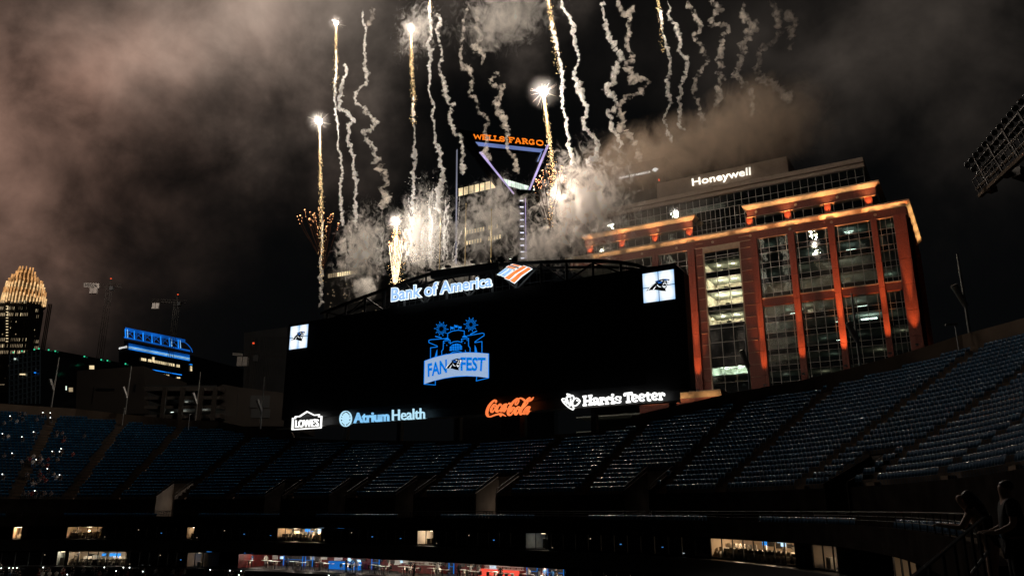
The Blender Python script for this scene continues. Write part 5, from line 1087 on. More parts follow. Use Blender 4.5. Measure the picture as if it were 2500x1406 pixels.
for (x, y, w_, h_) in ((225, 945, 5, 40), (235, 948, 45, 6), (325, 938, 8, 18)): b = MB(); p = f4_(x, y+h_)-Vector((0, .2, 0)); q = f4_(x+w_, y); b.box(p, (q.x-p.x, 0, 0), (0, .1, 0), (0, 0, q.z-p.z)); b.build('wall_recess', M['black'], e4)
e6, f6_ = block('brown_block', 'brown precast block left of the scoreboard', [(515, 1040), (515, 950), (545, 938), (585, 945), (700, 960), (700, 1040)], 205, M['twr_brown'], 30)
for (x, y, w_, h_) in ((576, 960, 7, 70), (610, 965, 50, 30), (612, 998, 48, 22)): b = MB(); p = f6_(x, y+h_)-Vector((0, .2, 0)); q = f6_(x+w_, y); b.box(p, (q.x-p.x, 0, 0), (0, .1, 0), (0, 0, q.z-p.z)); b.build('wall_recess', M['twr_grey'], e6)
# open parking garage
pg = empty('parking_garage', at_y(430, 1010, 195), 'open sided parking garage with strip lights on its decks', 'building'); fg = lambda x, y, Y=195: at_y(x, y, Y)
for (y0, y1) in ((944, 954), (967, 975), (990, 998), (1012, 1022)): b = MB(); p = fg(352, y1); q = fg(516, y1-9); b.box(p, q-p+Vector((0, 6, 0)), (0, 24, 0), (0, 0, (y1-y0)*.1)); b.build('deck_slab', M['twr_brown'], pg)
for x in (388, 432, 478, 512): b = MB(); b.box(fg(x, 1025), (.9, 0, 0), (0, .9, 0), (0, 0, fg(x, 945).z-fg(x, 1025).z)); b.build('column', M['twr_brown'], pg)
b = MB(); b.quad(fg(340, 1040, 216), fg(530, 1040, 216), fg(530, 940, 216), fg(340, 940, 216)); b.build('rear_wall', M['interior'], pg)
b = MB(); b.quad(fg(478, 1008, 212), fg(522, 1000, 212), fg(522, 955, 212), fg(478, 960, 212)); b.build('red_wall', M['suite_red'], pg)
M['tube_light'] = emat('fluorescent_tube', (.85, 1, .9), 3.0, .5, .5)
for (x0, y0, x1, y1) in ((443, 977, 472, 974), (440, 1003, 462, 1001), (488, 1000, 511, 996), (420, 981, 428, 980), (417, 1006, 424, 1005), (497, 972, 505, 971)): b = MB(); b.beam(fg(x0, y0, 203), fg(x1, y1, 203), .16, .12); b.build('strip_light', M['tube_light'] if x0 != 497 else M['redneon'], pg)
for x, y in ((455, 979), (450, 1006), (500, 1003)): lamp('POINT', fg(x, y+4, 203), 60, (.9, 1, .9), pg, .4, 'strip_glow')
# tower behind the launch smoke
e7, f7_ = block('smoky_tower', 'dark apartment tower with a warm lit top floor behind the rising smoke', [(790, 800), (792, 672), (800, 658), (880, 650), (930, 640), (932, 800)], 330, M['twr_grey'], 40)
rd = random.Random(12)
for k in range(13):
    x = 801+k*5.6; Flat().poly([(x, 669-k*.85), (x+4.6, 668.3-k*.85), (x+4.6, 678-k*.85), (x, 679-k*.85)]).build('lit_window', M['win_warm' if 3 < k < 10 else 'win_dim'], e7, lambda a, b: at_y(a, b, 329.5))
for k in range(30): x, y = 798+rd.random()*120, 690+rd.random()*70; Flat().poly([(x, y), (x+2, y), (x+2, y+2.5), (x, y+2.5)]).build('lit_window', M['win_dim'], e7, lambda a, b: at_y(a, b, 329.5))
# ---------------------------------------------------------------- tower cranes
M['crane'] = mat('crane_dark_steel', (.035, .028, .02), .6, .2); M['sign_pale'] = mat('crane_sign_board', (.55, .50, .45), .7)
def crane(px, py, Y, jl, jr, label, signpx, lit):
    top = at_y(px, py, Y); e = empty('tower_crane', (top.x, top.y, -36), label, 'crane', 'cranes over the city'); m_ = MB()
    for sx, sy in ((-1, -1), (1, -1), (1, 1), (-1, 1)): m_.beam((top.x+sx, top.y+sy, -36), (top.x+sx, top.y+sy, top.z), .18, .18, up=(1, 0, 0))
    z = -36; k = 0
    while z < top.z-2: m_.beam((top.x-1, top.y-1, z), (top.x+1, top.y-1, z+3), .1, .1, up=(0, 1, 0)); m_.beam((top.x+1, top.y-1, z+3), (top.x-1, top.y-1, z+6), .1, .1, up=(0, 1, 0)); z += 6
    m_.build('mast', M['crane'], e)
    j = MB(); a, b = at_y(px-jl, py, Y), at_y(px+jr, py+2, Y)
    for dz, dy in ((0, -.7), (0, .7), (1.6, 0)): j.beam(a+Vector((0, dy, dz)), b+Vector((0, dy, dz)), .16, .16)
    n = int((b-a).length/2.4)
    for k in range(n): p = a+(b-a)*(k/n); q = a+(b-a)*((k+.5)/n); r_ = a+(b-a)*((k+1)/n); j.beam(p+Vector((0, -.7, 0)), q+Vector((0, 0, 1.6)), .08, .08); j.beam(q+Vector((0, 0, 1.6)), r_+Vector((0, -.7, 0)), .08, .08)
    j.build('jib', M['crane'], e)
    c = MB(); c.cbox(top+Vector((1.8, -1.2, -1.2)), 1.6, 1.6, 2.0); c.build('cab', M['twr_grey'], e)
    c = MB(); c.cbox(a+Vector((1.5, 0, -2.0)), 1.6, 1.2, 3.0); c.cbox(a+Vector((3.4, 0, -2.0)), 1.6, 1.2, 3.0); c.build('counterweight', M['sign_pale'], e)
    if signpx:
        x0, x1, y0, y1 = signpx; fs_ = lambda pr: (lambda x, y: at_y(x, y, Y-1.2-pr)); Flat().poly([(x0, y0), (x1, y0+2), (x1, y1+2), (x0, y1)]).build('sign_board', M['sign_pale'], e, fs_(0), Vector((0, .2, 0)))
        w_ = x1-x0; Flat().text('heede', (x0+w_*.12, y1-1.6), (x1-w_*.12, y1+.2), (x0+w_*.12, y0+2.2), (x1-w_*.12, y0+4)).build('sign_lettering', M['black'], e, fs_(.15))
        lamp('POINT', at_y((x0+x1)/2, y0-3, Y-14), lit*4, (1, .85, .75), e, .3, 'sign_flood')
    else: lamp('POINT', at_y(372, 724, Y-12), 2200, (1, .9, .8), e, .3, 'counterweight_flood')
    b = MB(); b.cbox(top+Vector((0, 0, 4.2)), .5, .5, .5); b.build('beacon', M['red_l'], e); b = MB(); b.beam(top, top+Vector((0, 0, 4)), .3, .3, up=(1, 0, 0)); b.build('apex', M['crane'], e)
crane(268, 700, 380, 50, 30, 'tower crane with a pale lettered board over the far left skyline', (204, 242, 690, 701), 900)
crane(432, 738, 400, 62, 24, 'tower crane with pale counterweight blocks above the blue lit slab', None, 0)
crane(616, 868, 260, 40, 80, 'small tower crane with a dim lettered board before the striped tower', (568, 592, 861, 867), 30)

# ================================================================ FIREWORKS AND SMOKE (rising from behind the scoreboard)
def fwp(px, py, off=10.0): r = ray(px, py); return r*((KB+off*LB)/(MBs*r.x+r.y))
def smoke_mat(name, dens, col=(.90, .86, .82), hetero=None, aniso=0.0, step=.12, broken=None):
    m = bpy.data.materials.new(name); m.cycles.volume_step_rate = step; m.use_nodes = True; t = m.node_tree; t.nodes.clear(); o = t.nodes.new('ShaderNodeOutputMaterial'); v = t.nodes.new('ShaderNodeVolumePrincipled')
    v.inputs['Color'].default_value = col+(1,); v.inputs['Density'].default_value = dens; v.inputs['Anisotropy'].default_value = aniso; v.inputs['Absorption Color'].default_value = (.02, .018, .015, 1); t.links.new(v.outputs[0], o.inputs['Volume'])
    if broken:
        geo = t.nodes.new('ShaderNodeNewGeometry'); n = t.nodes.new('ShaderNodeTexNoise'); n.inputs['Scale'].default_value = broken[0]; n.inputs['Detail'].default_value = 3; n.inputs['Roughness'].default_value = .6; n.inputs['Distortion'].default_value = .8; t.links.new(geo.outputs['Position'], n.inputs['Vector'])
        mr = t.nodes.new('ShaderNodeMapRange'); mr.inputs['From Min'].default_value = broken[1]; mr.inputs['From Max'].default_value = broken[2]; mr.inputs['To Max'].default_value = dens; t.links.new(n.outputs['Fac'], mr.inputs['Value']); t.links.new(mr.outputs[0], v.inputs['Density'])
    if hetero == 'halo':
        tc = t.nodes.new('ShaderNodeTexCoord'); g = t.nodes.new('ShaderNodeTexGradient'); g.gradient_type = 'QUADRATIC_SPHERE'; t.links.new(tc.outputs['Object'], g.inputs['Vector']); k = t.nodes.new('ShaderNodeMath'); k.operation = 'MULTIPLY'; k.inputs[1].default_value = dens; t.links.new(g.outputs['Fac'], k.inputs[0]); t.links.new(k.outputs[0], v.inputs['Density'])
    elif hetero:
        scale, lo, hi, dist = hetero
        tc = t.nodes.new('ShaderNodeTexCoord'); g = t.nodes.new('ShaderNodeTexGradient'); g.gradient_type = 'SPHERICAL'; t.links.new(tc.outputs['Object'], g.inputs['Vector'])
        geo = t.nodes.new('ShaderNodeNewGeometry'); n = t.nodes.new('ShaderNodeTexNoise'); n.inputs['Scale'].default_value = scale; n.inputs['Detail'].default_value = 5; n.inputs['Roughness'].default_value = .66; n.inputs['Distortion'].default_value = dist
        mpn = t.nodes.new('ShaderNodeMapping'); mpn.inputs['Scale'].default_value = (1, 1, .72); mpn.inputs['Rotation'].default_value = (0, .25, 0); t.links.new(geo.outputs['Position'], mpn.inputs['Vector']); t.links.new(mpn.outputs[0], n.inputs['Vector'])
        # raise the threshold towards the rim so the outline is ragged
        a = t.nodes.new('ShaderNodeMath'); a.operation = 'MULTIPLY_ADD'; t.links.new(g.outputs['Fac'], a.inputs[0]); a.inputs[1].default_value = .34; t.links.new(n.outputs['Fac'], a.inputs[2])
        mr = t.nodes.new('ShaderNodeMapRange'); mr.inputs['From Min'].default_value = lo; mr.inputs['From Max'].default_value = hi; mr.inputs['To Min'].default_value = 0; mr.inputs['To Max'].default_value = dens; t.links.new(a.outputs[0], mr.inputs['Value'])
        e = t.nodes.new('ShaderNodeMapRange'); e.inputs['From Min'].default_value = 0; e.inputs['From Max'].default_value = .30; t.links.new(g.outputs['Fac'], e.inputs['Value'])
        k = t.nodes.new('ShaderNodeMath'); k.operation = 'MULTIPLY'; t.links.new(mr.outputs[0], k.inputs[0]); t.links.new(e.outputs[0], k.inputs[1]); t.links.new(k.outputs[0], v.inputs['Density'])
    return m
SM = {'A': smoke_mat('smoke_dense', 7.0, (.99, .96, .93), step=.03, broken=(1.3, .36, .64)), 'B': smoke_mat('smoke_medium', 4.0, (.97, .93, .88), step=.03, broken=(1.1, .40, .68)), 'C': smoke_mat('smoke_thin', 2.0, (.95, .86, .77), step=.035, broken=(.9, .43, .72)), 'D': smoke_mat('smoke_faint', .9, (.93, .82, .72), step=.04, broken=(.7, .42, .72))}
def trail(pts, o, sc, rpx, kind, off, label, seed, r_end=None):
    P = [fwp(o[0]+x/sc, o[1]+y/sc, off+1.2*math.sin(i*.9+seed)) for i, (x, y) in enumerate(pts)]
    q = smooth_pts([tuple(p) for p in P], 8); L = np.r_[0, np.cumsum([(Vector(a)-Vector(b)).length for a, b in zip(q[:-1], q[1:])])]; n = int(L[-1]/.22)+2; T = np.linspace(0, L[-1], n)
    C = np.stack([np.interp(T, L, [p[k] for p in q]) for k in range(3)], 1); grow_ = {'A': 1.2, 'B': 1.2, 'C': 1.35, 'D': 1.6}[kind]; m = .067*rpx*grow_; k_ = 12; V = np.zeros((n, k_, 3)); r1 = m*{'A': 1.25, 'B': 1.4, 'C': 1.5, 'D': 1.5}[kind]
    rr = (m+(r1-m)*T/T[-1])*np.array([.78+.62*noise.noise(Vector((t_*.16, seed*9.7, 0)))+.25*noise.noise(Vector((t_*.6, seed*4.1, 3))) for t_ in T])
    for i in range(n):
        c = Vector(C[i]); j = noise.noise_vector(c*(.55/m)+Vector((seed*7.1, 0, 0))); j2 = noise.noise_vector(c*(.22/m)+Vector((0, seed*3.3, 0))); c = c+j*rr[i]*1.05+j2*rr[i]*1.0
        d = Vector(C[min(i+1, n-1)])-Vector(C[max(i-1, 0)]); d.normalize(); a = d.orthogonal().normalized(); b = d.cross(a)
        puff = .60+1.25*abs(noise.noise(Vector(C[i])*(.9/m)+Vector((0, 0, seed*5.0)))); end = min(1, (i+.3)/4, (n-1-i+.3)/4)
        for k in range(k_):
            t = 2*math.pi*k/k_; dv = a*math.cos(t)+b*math.sin(t); g = 1+.95*noise.noise((c+dv*rr[i])*(1.25/m))+.3*noise.noise((c+dv*rr[i])*(3.1/m)); V[i, k] = c+dv*(rr[i]*puff*g*end)
    F = [(i*k_+k, i*k_+(k+1) % k_, (i+1)*k_+(k+1) % k_, (i+1)*k_+k) for i in range(n-1) for k in range(k_)]
    V = list(V.reshape(-1, 3)); V += [C[0], C[-1]]; me = MB(); me.v = [tuple(p) for p in V]; me.f = F+[((k+1) % k_, k, len(V)-2) for k in range(k_)]+[((n-1)*k_+k, (n-1)*k_+(k+1) % k_, len(V)-1) for k in range(k_)]; me.m = [0]*len(me.f)
    ob = me.build('smoke_trail', SM[kind], None); tag(ob, label, 'smoke', 'smoke trails of the rockets'); return ob
Z2 = ((700, 0), 3.515); Z3 = ((1250, 0), 3.125); Z4 = ((700, 350), 3.43)
TR = [
 (Z2, [(425, 420), (422, 450), (428, 600), (415, 720), (420, 790), (405, 830), (418, 900), (425, 980), (440, 1080), (445, 1180), (435, 1260), (460, 1330), (465, 1406), (478, 1500), (455, 1600), (465, 1750), (480, 1830), (478, 1950)], 3.6, 'A', 10, 'thin bright smoke trail below the highest comet at the left of the display'),
 (Z2, [(500, 540), (512, 620), (490, 700), (465, 780), (455, 850), (445, 930), (495, 945), (540, 1000), (565, 1040), (535, 1080), (540, 1160), (530, 1230), (560, 1300), (585, 1350), (570, 1406), (590, 1520), (598, 1600), (585, 1720), (600, 1850), (595, 1960)], 4.5, 'A', 11, 'smoke trail with a sharp kink beside the left comets'),
 (Z2, [(655, 90), (650, 170), (685, 270), (665, 370), (680, 470), (675, 570), (690, 690), (660, 745), (610, 780), (585, 830), (605, 900), (680, 910), (665, 960), (730, 1000), (770, 1070), (720, 1110), (655, 1140), (690, 1210), (740, 1280), (745, 1360), (720, 1395)], 5.2, 'B', 12, 'smoke trail bending into a deep zigzag left of the white salvo'),
 (Z2, [(735, 60), (738, 130), (700, 200), (690, 230)], 4.5, 'D', 13, 'short faint smoke wisp above the zigzag trail'),
 (Z4, [(770, 100), (800, 150), (800, 230), (830, 310), (800, 390), (810, 480), (805, 540)], 6, 'C', 12, 'broad fading smoke trail rising from the left smoke bank'),
 (Z4, [(290, 560), (300, 700), (295, 900), (285, 1050), (290, 1200), (285, 1330), (275, 1390)], 4, 'B', 10, 'faint smoke stem under the lowest left comet'),
 (Z2, [(1090, 820), (1085, 950), (1095, 1100), (1100, 1250), (1095, 1400), (1080, 1560), (1085, 1680), (1085, 1850)], 4.2, 'A', 11, 'straight smoke trail dropping from the centre comet into the white salvo'),
 (Z2, [(1222, 40), (1230, 150), (1240, 300), (1215, 350), (1228, 450), (1220, 560), (1235, 680), (1220, 800), (1265, 900), (1245, 990), (1270, 1080), (1275, 1200), (1310, 1300), (1330, 1400), (1340, 1520), (1315, 1600), (1300, 1720), (1290, 1820)], 4.6, 'A', 10, 'long bright smoke trail left of the triangular crown tower'),
 (Z2, [(1290, 115), (1325, 200), (1290, 250), (1310, 350), (1335, 470), (1315, 570), (1330, 680), (1365, 780), (1385, 880), (1430, 910), (1405, 950), (1415, 1050), (1430, 1150), (1485, 1170), (1510, 1260), (1505, 1400), (1515, 1500)], 4.8, 'B', 12, 'lumpy smoke trail passing the left tip of the triangular crown'),
 (Z2, [(1555, 20), (1530, 110), (1520, 200), (1520, 300), (1490, 420), (1505, 560), (1580, 610), (1580, 690), (1570, 790), (1620, 850), (1650, 960), (1730, 1040), (1700, 1110), (1710, 1200), (1715, 1300), (1750, 1390)], 5.0, 'C', 14, 'thick smoke trail drifting over the amber crown lettering'),
 (Z2, [(1640, 30), (1630, 120), (1640, 250), (1670, 320), (1620, 390), (1690, 480), (1660, 560)], 5, 'C', 16, 'soft upper smoke trail twinned with the one over the amber lettering'),
 (Z2, [(1760, 600), (1810, 640), (1745, 710), (1850, 770), (1810, 880), (1830, 980), (1880, 1060), (1900, 1150), (1890, 1250), (1960, 1380), (2000, 1480)], 6, 'C', 15, 'wide smoke trail falling through the open triangle of the crown'),
 (Z3, [(300, 150), (320, 260), (345, 380), (365, 490), (385, 600), (380, 700), (390, 820), (410, 900), (425, 1010), (435, 1120), (450, 1200), (465, 1260)], 4.2, 'A', 9, 'slim bright smoke trail right of the starburst comet'),
 (Z3, [(375, 0), (395, 80), (440, 150), (465, 260), (485, 360), (510, 420), (495, 500), (480, 600), (510, 680), (545, 760), (570, 830), (560, 890), (540, 940), (590, 1010), (640, 1060), (655, 1140), (610, 1210), (550, 1260)], 5.2, 'A', 11, 'dense white smoke trail hooking back near its foot'),
 (Z3, [(705, 0), (690, 80), (715, 170), (740, 270), (770, 340), (810, 400), (810, 480), (790, 550), (760, 620), (720, 680), (760, 740), (790, 790), (770, 830), (720, 860), (760, 920), (770, 1000), (830, 1070), (815, 1120)], 6, 'B', 12, 'thick swaying smoke trail left of the flung out wisp'),
 (Z3, [(810, 0), (820, 70), (870, 100), (930, 80), (900, 150), (880, 200), (890, 280), (870, 340), (910, 400), (925, 450), (880, 490), (890, 560), (960, 620), (1050, 620), (1000, 680), (930, 730), (850, 770), (820, 820), (860, 960), (890, 1050), (950, 1150), (960, 1230)], 6, 'C', 14, 'smoke trail flung out sideways like a bent elbow'),
 (Z3, [(1115, 60), (1135, 100), (1140, 200), (1160, 280), (1190, 370), (1205, 450), (1200, 550), (1185, 640), (1195, 720), (1210, 790), (1180, 850), (1165, 920), (1190, 1010), (1210, 1090)], 4, 'B', 11, 'narrow smoke trail under the sparks at the top right of the display'),
 (Z3, [(1180, 0), (1210, 80), (1190, 120), (1250, 200), (1280, 300), (1270, 390), (1330, 450), (1325, 550), (1290, 640), (1280, 750), (1290, 850), (1275, 950), (1330, 990)], 5, 'B', 13, 'grey smoke trail beside the narrow sparking one'),
 (Z3, [(1320, 0), (1370, 60), (1400, 120), (1430, 200), (1385, 280), (1430, 340), (1500, 460), (1430, 530), (1395, 600), (1390, 720), (1440, 820), (1440, 880), (1470, 960)], 5, 'C', 14, 'brownish smoke trail with a pointed kink above the roof box'),
 (Z3, [(1500, 0), (1580, 70), (1530, 130), (1560, 190), (1650, 220), (1590, 290), (1590, 450), (1600, 560), (1560, 670), (1590, 720), (1550, 820)], 6, 'C', 15, 'brown smoke trail over the warm white roof letters'),
 (Z3, [(1760, 30), (1760, 120), (1820, 200), (1780, 280), (1770, 400), (1720, 500), (1720, 600), (1790, 680), (1830, 800), (1850, 880)], 7, 'C', 16, 'wide dim smoke trail right of the roof letters'),
 (Z3, [(1960, 0), (2020, 120), (2030, 280), (1900, 420), (1900, 550), (1990, 650), (2090, 720), (2060, 820)], 5.5, 'D', 17, 'rightmost very faint smoke trail dissolving into haze'),
 (Z3, [(2105, 60), (2120, 180), (2125, 300), (2110, 430)], 5, 'D', 18, 'short faint smoke shred at the far right of the display')]
for i, (Zc, pts, r, k, off_, lab) in enumerate(TR): trail(pts, Zc[0], Zc[1], r, k, off_, lab, i+1)
# smoke banks
ico = bmesh.new(); bmesh.ops.create_icosphere(ico, subdivisions=3, radius=1.0); ico_me = bpy.data.meshes.new('smoke_bank'); ico.to_mesh(ico_me); ico.free()
def bank(px, py, off_, rx, ry, rz, dens, scale, lo, hi, dist, label, col=(.9, .85, .8), rot=0.0):
    me = ico_me.copy(); me.materials.append(smoke_mat('smoke_bank', dens, col, (scale, lo, hi, dist))); o = bpy.data.objects.new('smoke_bank', me); COL.objects.link(o)
    o.location = fwp(px, py, off_); o.scale = (rx, ry, rz); o.rotation_euler = (0, rot, -.53); return tag(o, label, 'smoke', kind='stuff')
bank(1035, 565, 13, 10, 4.5, 14, 1.2, .85, .69, .84, 1.3, 'brilliant white smoke of the salvo behind the scoreboard roof')
bank(1190, 545, 16, 16, 5, 13, .5, .52, .70, .86, 1.4, 'billowing pale smoke before the crown tower')
bank(885, 610, 13, 11, 4, 14.5, 1.1, .62, .70, .86, 1.4, 'brown smoke left of the salvo')
bank(1425, 505, 14, 13.5, 5, 16, 1.2, .55, .68, .84, 1.4, 'rolling pinkish smoke left of the office tower')
bank(1640, 375, 22, 24, 7, 8, .12, .22, .52, .78, 1.4, 'thin brown smoke veil over the office tower roof', (.92, .72, .56))
bank(1850, 310, 24, 14, 8, 10, .13, .18, .50, .80, 1.5, 'brown smoke drifting right of the roof letters', (.92, .72, .56))
bank(1020, 70, 16, 10, 4, 13, .6, .55, .73, .90, 1.6, 'curling white smoke around the upper centre comet')
bank(1240, 30, 22, 19, 7, 12, .40, .32, .68, .88, 1.5, 'bright cloud of old smoke above the crown tower')
bank(1560, 540, 24, 18, 8, 13, .04, .14, .48, .9, 1.0, 'veil of smoke across the left bays of the office tower', (.88, .76, .66))
bank(1110, 668, 9, 8, 2.5, 3.0, 1.2, .9, .62, .76, 1.2, 'low smoke boiling along the scoreboard arch')
bank(890, 705, 9, 3.4, 2.0, 2.8, .9, .7, .54, .74, 1.4, 'small smoke puff behind the left slope of the arch')
bank(1330, 600, 14, 9, 4, 5, .6, .55, .64, .82, 1.3, 'smoke spilling behind the right half of the arch')
# ---------------------------------------------------------------- comets, sparks and mines
M['star'] = emat('burning_star', (1, .93, .82), 60); M['spark'] = emat('gold_spark', (1, .66, .30), 6, .7, 30.0); M['sparkw'] = emat('white_spark', (1, .90, .76), 3.5, .6, 20.0); M['ember'] = emat('orange_ember', (1, .42, .18), 9); M['tail'] = emat('burning_tail', (1, .84, .60), 3.6, .5, 1.2)
M['streak'] = emat('ember_streak', (1, .40, .20), .035, .6, .8); M['needle'] = emat('flare_ray', (1, .80, .62), 1.2)
def flecks(name, pts, rads, m, parent):
    oc = np.array([(1, 0, 0), (-1, 0, 0), (0, 1, 0), (0, -1, 0), (0, 0, 1), (0, 0, -1)], float); of = np.array([(0, 2, 4), (2, 1, 4), (1, 3, 4), (3, 0, 4), (2, 0, 5), (1, 2, 5), (3, 1, 5), (0, 3, 5)])
    P = np.array(pts); r = np.array(rads)[:, None, None]; V = (P[:, None, :]+oc[None]*r).reshape(-1, 3); F = (of[None]+np.arange(len(P))[:, None, None]*6).reshape(-1, 3)
    o = link(bpy.data.objects.new(name, np_mesh(name, V, F, m)), parent); o['kind'] = 'stuff'; return o
HALO = ico_me.copy(); HALO.materials.append(smoke_mat('flare_halo', .05, (.98, .9, .84), 'halo', step=.3))
def comet(pts, r0, power, label, off_=10.0, nspark=900, star=.55, gold=True, spread=6.5, tl=.45, rays=40):
    P = [fwp(x, y, off_) for x, y in pts]; e = empty('comet', P[0], label, 'firework', 'rising comets'); rd = np.random.default_rng(int(pts[0][0])); L = np.r_[0, np.cumsum([(a-b).length for a, b in zip(P[:-1], P[1:])])]; A = np.array([tuple(p) for p in P])
    bm = bmesh.new(); bmesh.ops.create_icosphere(bm, subdivisions=2, radius=star); me = bpy.data.meshes.new('star'); bm.to_mesh(me); bm.free(); me.materials.append(M['star']); s_ = link(bpy.data.objects.new('star', me), e, True)
    n = nspark; t = rd.random(n)**1.25*L[-1]; C = np.stack([np.interp(t, L, A[:, k]) for k in range(3)], 1); w = .067*spread*(.30+.8*t/L[-1]); C += rd.normal(0, 1, (n, 3))*w[:, None]*np.array([.6, .6, .3])
    keep = rd.random(n) < np.clip(1.15-t/L[-1], .08, 1); C = C[keep]; flecks('sparks', C, .018+.04*rd.random(len(C))**2, M['spark'] if gold else M['sparkw'], e)
    tb = MB(); k = 26; T = np.linspace(0, L[-1]*tl, k); C = [Vector([float(np.interp(x, L, A[:, q])) for q in range(3)]) for x in T]
    for i in range(k-1): tb.tube(C[i]+Vector(rd.normal(0, .03, 3)), C[i+1], .20*(1-i/k)**.7*star/.55, .20*(1-(i+1)/k)**.7*star/.55+.01, n=6, cap=False)
    tb.build('burning_tail', M['tail'], e)
    if rays:
        halo = link(bpy.data.objects.new('flare_halo', HALO), e, True); halo.scale = (star*5.5,)*3; halo['kind'] = 'stuff'  # added smoke shell, its glow stands in for lens flare
        nd = MB()
        for i in range(rays):
            v = Vector(rd.normal(0, 1, 3)).normalized(); ln = (.7+1.7*rd.random()**2)*star/.55; nd.tube(P[0]+v*star*.8, P[0]+v*(star+ln), .022, .003, n=4, cap=False)
        nd.build('flare_rays', M['needle'], e)  # added needles shaped as the lens starburst around the star
    lamp('POINT', P[0]+NF*.9, power, (1, .92, .82), e, .5, 'star_light')
    for f in (.12, .3, .5, .72): p = Vector([float(np.interp(f*L[-1], L, A[:, q])) for q in range(3)]); lamp('POINT', p+NF*.7, power*.42*(1-.6*f), (1, .86, .70), e, .6, 'tail_light')
    return e
LP = 5600
comet([(780, 297), (781, 340), (782, 400), (783, 460), (784, 520), (786, 580), (785, 640), (783, 700)], .5, LP*1.2, 'comet with a bright starburst head low at the left of the display', 10, 1900, .58, tl=.22, spread=9)
comet([(821, 57), (821, 90), (820, 128), (821, 170), (818, 205), (819, 240)], .4, LP*.7, 'highest left comet with a golden spark tail', 10, 800, .40, tl=.15, spread=9, rays=26)
comet([(1004, 72), (1004, 115), (1005, 156), (1007, 200), (1010, 235), (1009, 270), (1011, 310)], .4, LP*.8, 'upper centre comet trailing gold sparks past a smoke curl', 11, 1200, .46, tl=.2, spread=9, rays=30)
comet([(1327, 225), (1330, 256), (1334, 288), (1339, 320), (1342, 352), (1349, 400), (1352, 432), (1346, 480), (1342, 560)], .5, LP*1.5, 'brightest starburst comet beside the triangular crown', 9, 1900, .64, tl=.25, spread=9)
comet([(968, 541), (969, 560), (968, 600), (966, 640), (965, 690)], .5, LP*.6, 'low white starburst above the orange spark fountain', 9, 260, .55, tl=.2)
comet([(1046, -40), (1049, 0), (1050, 20), (1049, 40)], .4, LP*.7, 'comet leaving the top of the picture above the long bright trail', 10, 500, .4, tl=.9, rays=0)
comet([(1334, -45), (1340, 10), (1348, 60), (1355, 100), (1362, 150), (1366, 180)], .4, LP*.9, 'comet leaving the top of the picture above the slim bright trail', 9, 1100, .45, tl=.3, rays=0, spread=10)
comet([(1602, -40), (1607, 10), (1612, 40), (1616, 80), (1620, 130)], .4, LP*.5, 'comet leaving the top of the picture at the right of the display', 11, 420, .35, tl=.1, rays=0)
def mine(base, tips, label, off_, m='ember', r=.085, sag=0, power=0):
    B = fwp(*base, off_); e = empty('spark_mine', B, label, 'firework', 'low bursts'); rd = random.Random(len(tips))
    st_ = MB(); C = []; Rr = []
    for (x, y) in tips:
        T = fwp(x, y, off_+rd.uniform(-2, 2)); n = 9; pr = None
        for k in range(n+1):
            f = k/n; p = B+(T-B)*f; h = Vector((T.x-B.x, T.y-B.y, 0)); p -= h*(.55*math.sin(math.pi*f)*(1-f)); p += Vector((rd.gauss(0, .04), 0, 0))
            if pr is not None and f > .35: st_.tube(pr, p, .012+.03*f, n=4, cap=False)
            pr = p
        b = bmesh.new(); bmesh.ops.create_icosphere(b, subdivisions=1, radius=r*(.7+.6*rd.random()), matrix=Matrix.Translation(T)); me = bpy.data.meshes.new('ember'); b.to_mesh(me); b.free(); me.materials.append(M[m]); link(bpy.data.objects.new('ember', me), e)
        for j in range(4): C.append(tuple(T-(T-B)*(.03*j)+Vector((rd.gauss(0, .12), 0, rd.gauss(0, .12))))); Rr.append(.05)
    st_.build('ember_streaks', M['streak'], e); flecks('sparks', C, Rr, M['ember'], e); return e
mine((785, 720), [(726, 528), (733, 526), (744, 512), (756, 518), (764, 525), (768, 521), (755, 534), (778, 507), (790, 520), (800, 533), (808, 524), (813, 522), (775, 555), (826, 545), (771, 532), (797, 553)], 'spray of small orange embers at the foot of the left comet', 10)
mn2 = mine((1345, 620), [(1303, 455), (1318, 430), (1325, 416), (1335, 402), (1340, 420), (1350, 406), (1316, 445), (1330, 440), (1372, 408), (1365, 420), (1312, 441), (1356, 418), (1322, 436), (1343, 432), (1380, 430), (1309, 438)], 'spray of small orange embers under the brightest starburst comet', 9)
mine((965, 700), [(950, 592), (958, 578), (988, 580), (993, 602), (962, 560), (975, 566), (954, 600), (981, 590)], 'orange spark fountain below the low white starburst', 9, r=.12)
rd = np.random.default_rng(2)
fo = empty('spark_fountain', fwp(965, 700, 9), 'dense column of golden sparks rising from the scoreboard arch', 'firework', 'low bursts'); n = 520; y = 555+rd.random(n)*140; x = 967+rd.normal(0, 1, n)*(4+6*np.abs(np.sin((y-560)/60)))*.8
flecks('sparks', [tuple(fwp(a, b, 9+c)) for a, b, c in zip(x, y, rd.normal(0, .5, n))], .02+.05*rd.random(n)**2, M['spark'], fo); fwm = MB()
for k in range(9): fwm.tube(fwp(965+(k-4)*1.2, 690, 9), fwp(967+(k-4)*4.2, 575+6*abs(k-4), 9), .02, .05, n=5, cap=False)
fwm.build('ember_streaks', M['tail'], fo)
sl = empty('white_salvo', fwp(1035, 640, 11), 'curtain of glittering white sparks in the centre salvo', 'firework', 'low bursts'); n = 1100; x = 1035+rd.normal(0, 26, n); y = 640-np.abs(rd.normal(0, 90, n)); ok = (x > 980) & (x < 1110) & (y > 430)
x = np.where(rd.random(n) < .35, 1010+rd.normal(0, 5, n), x)
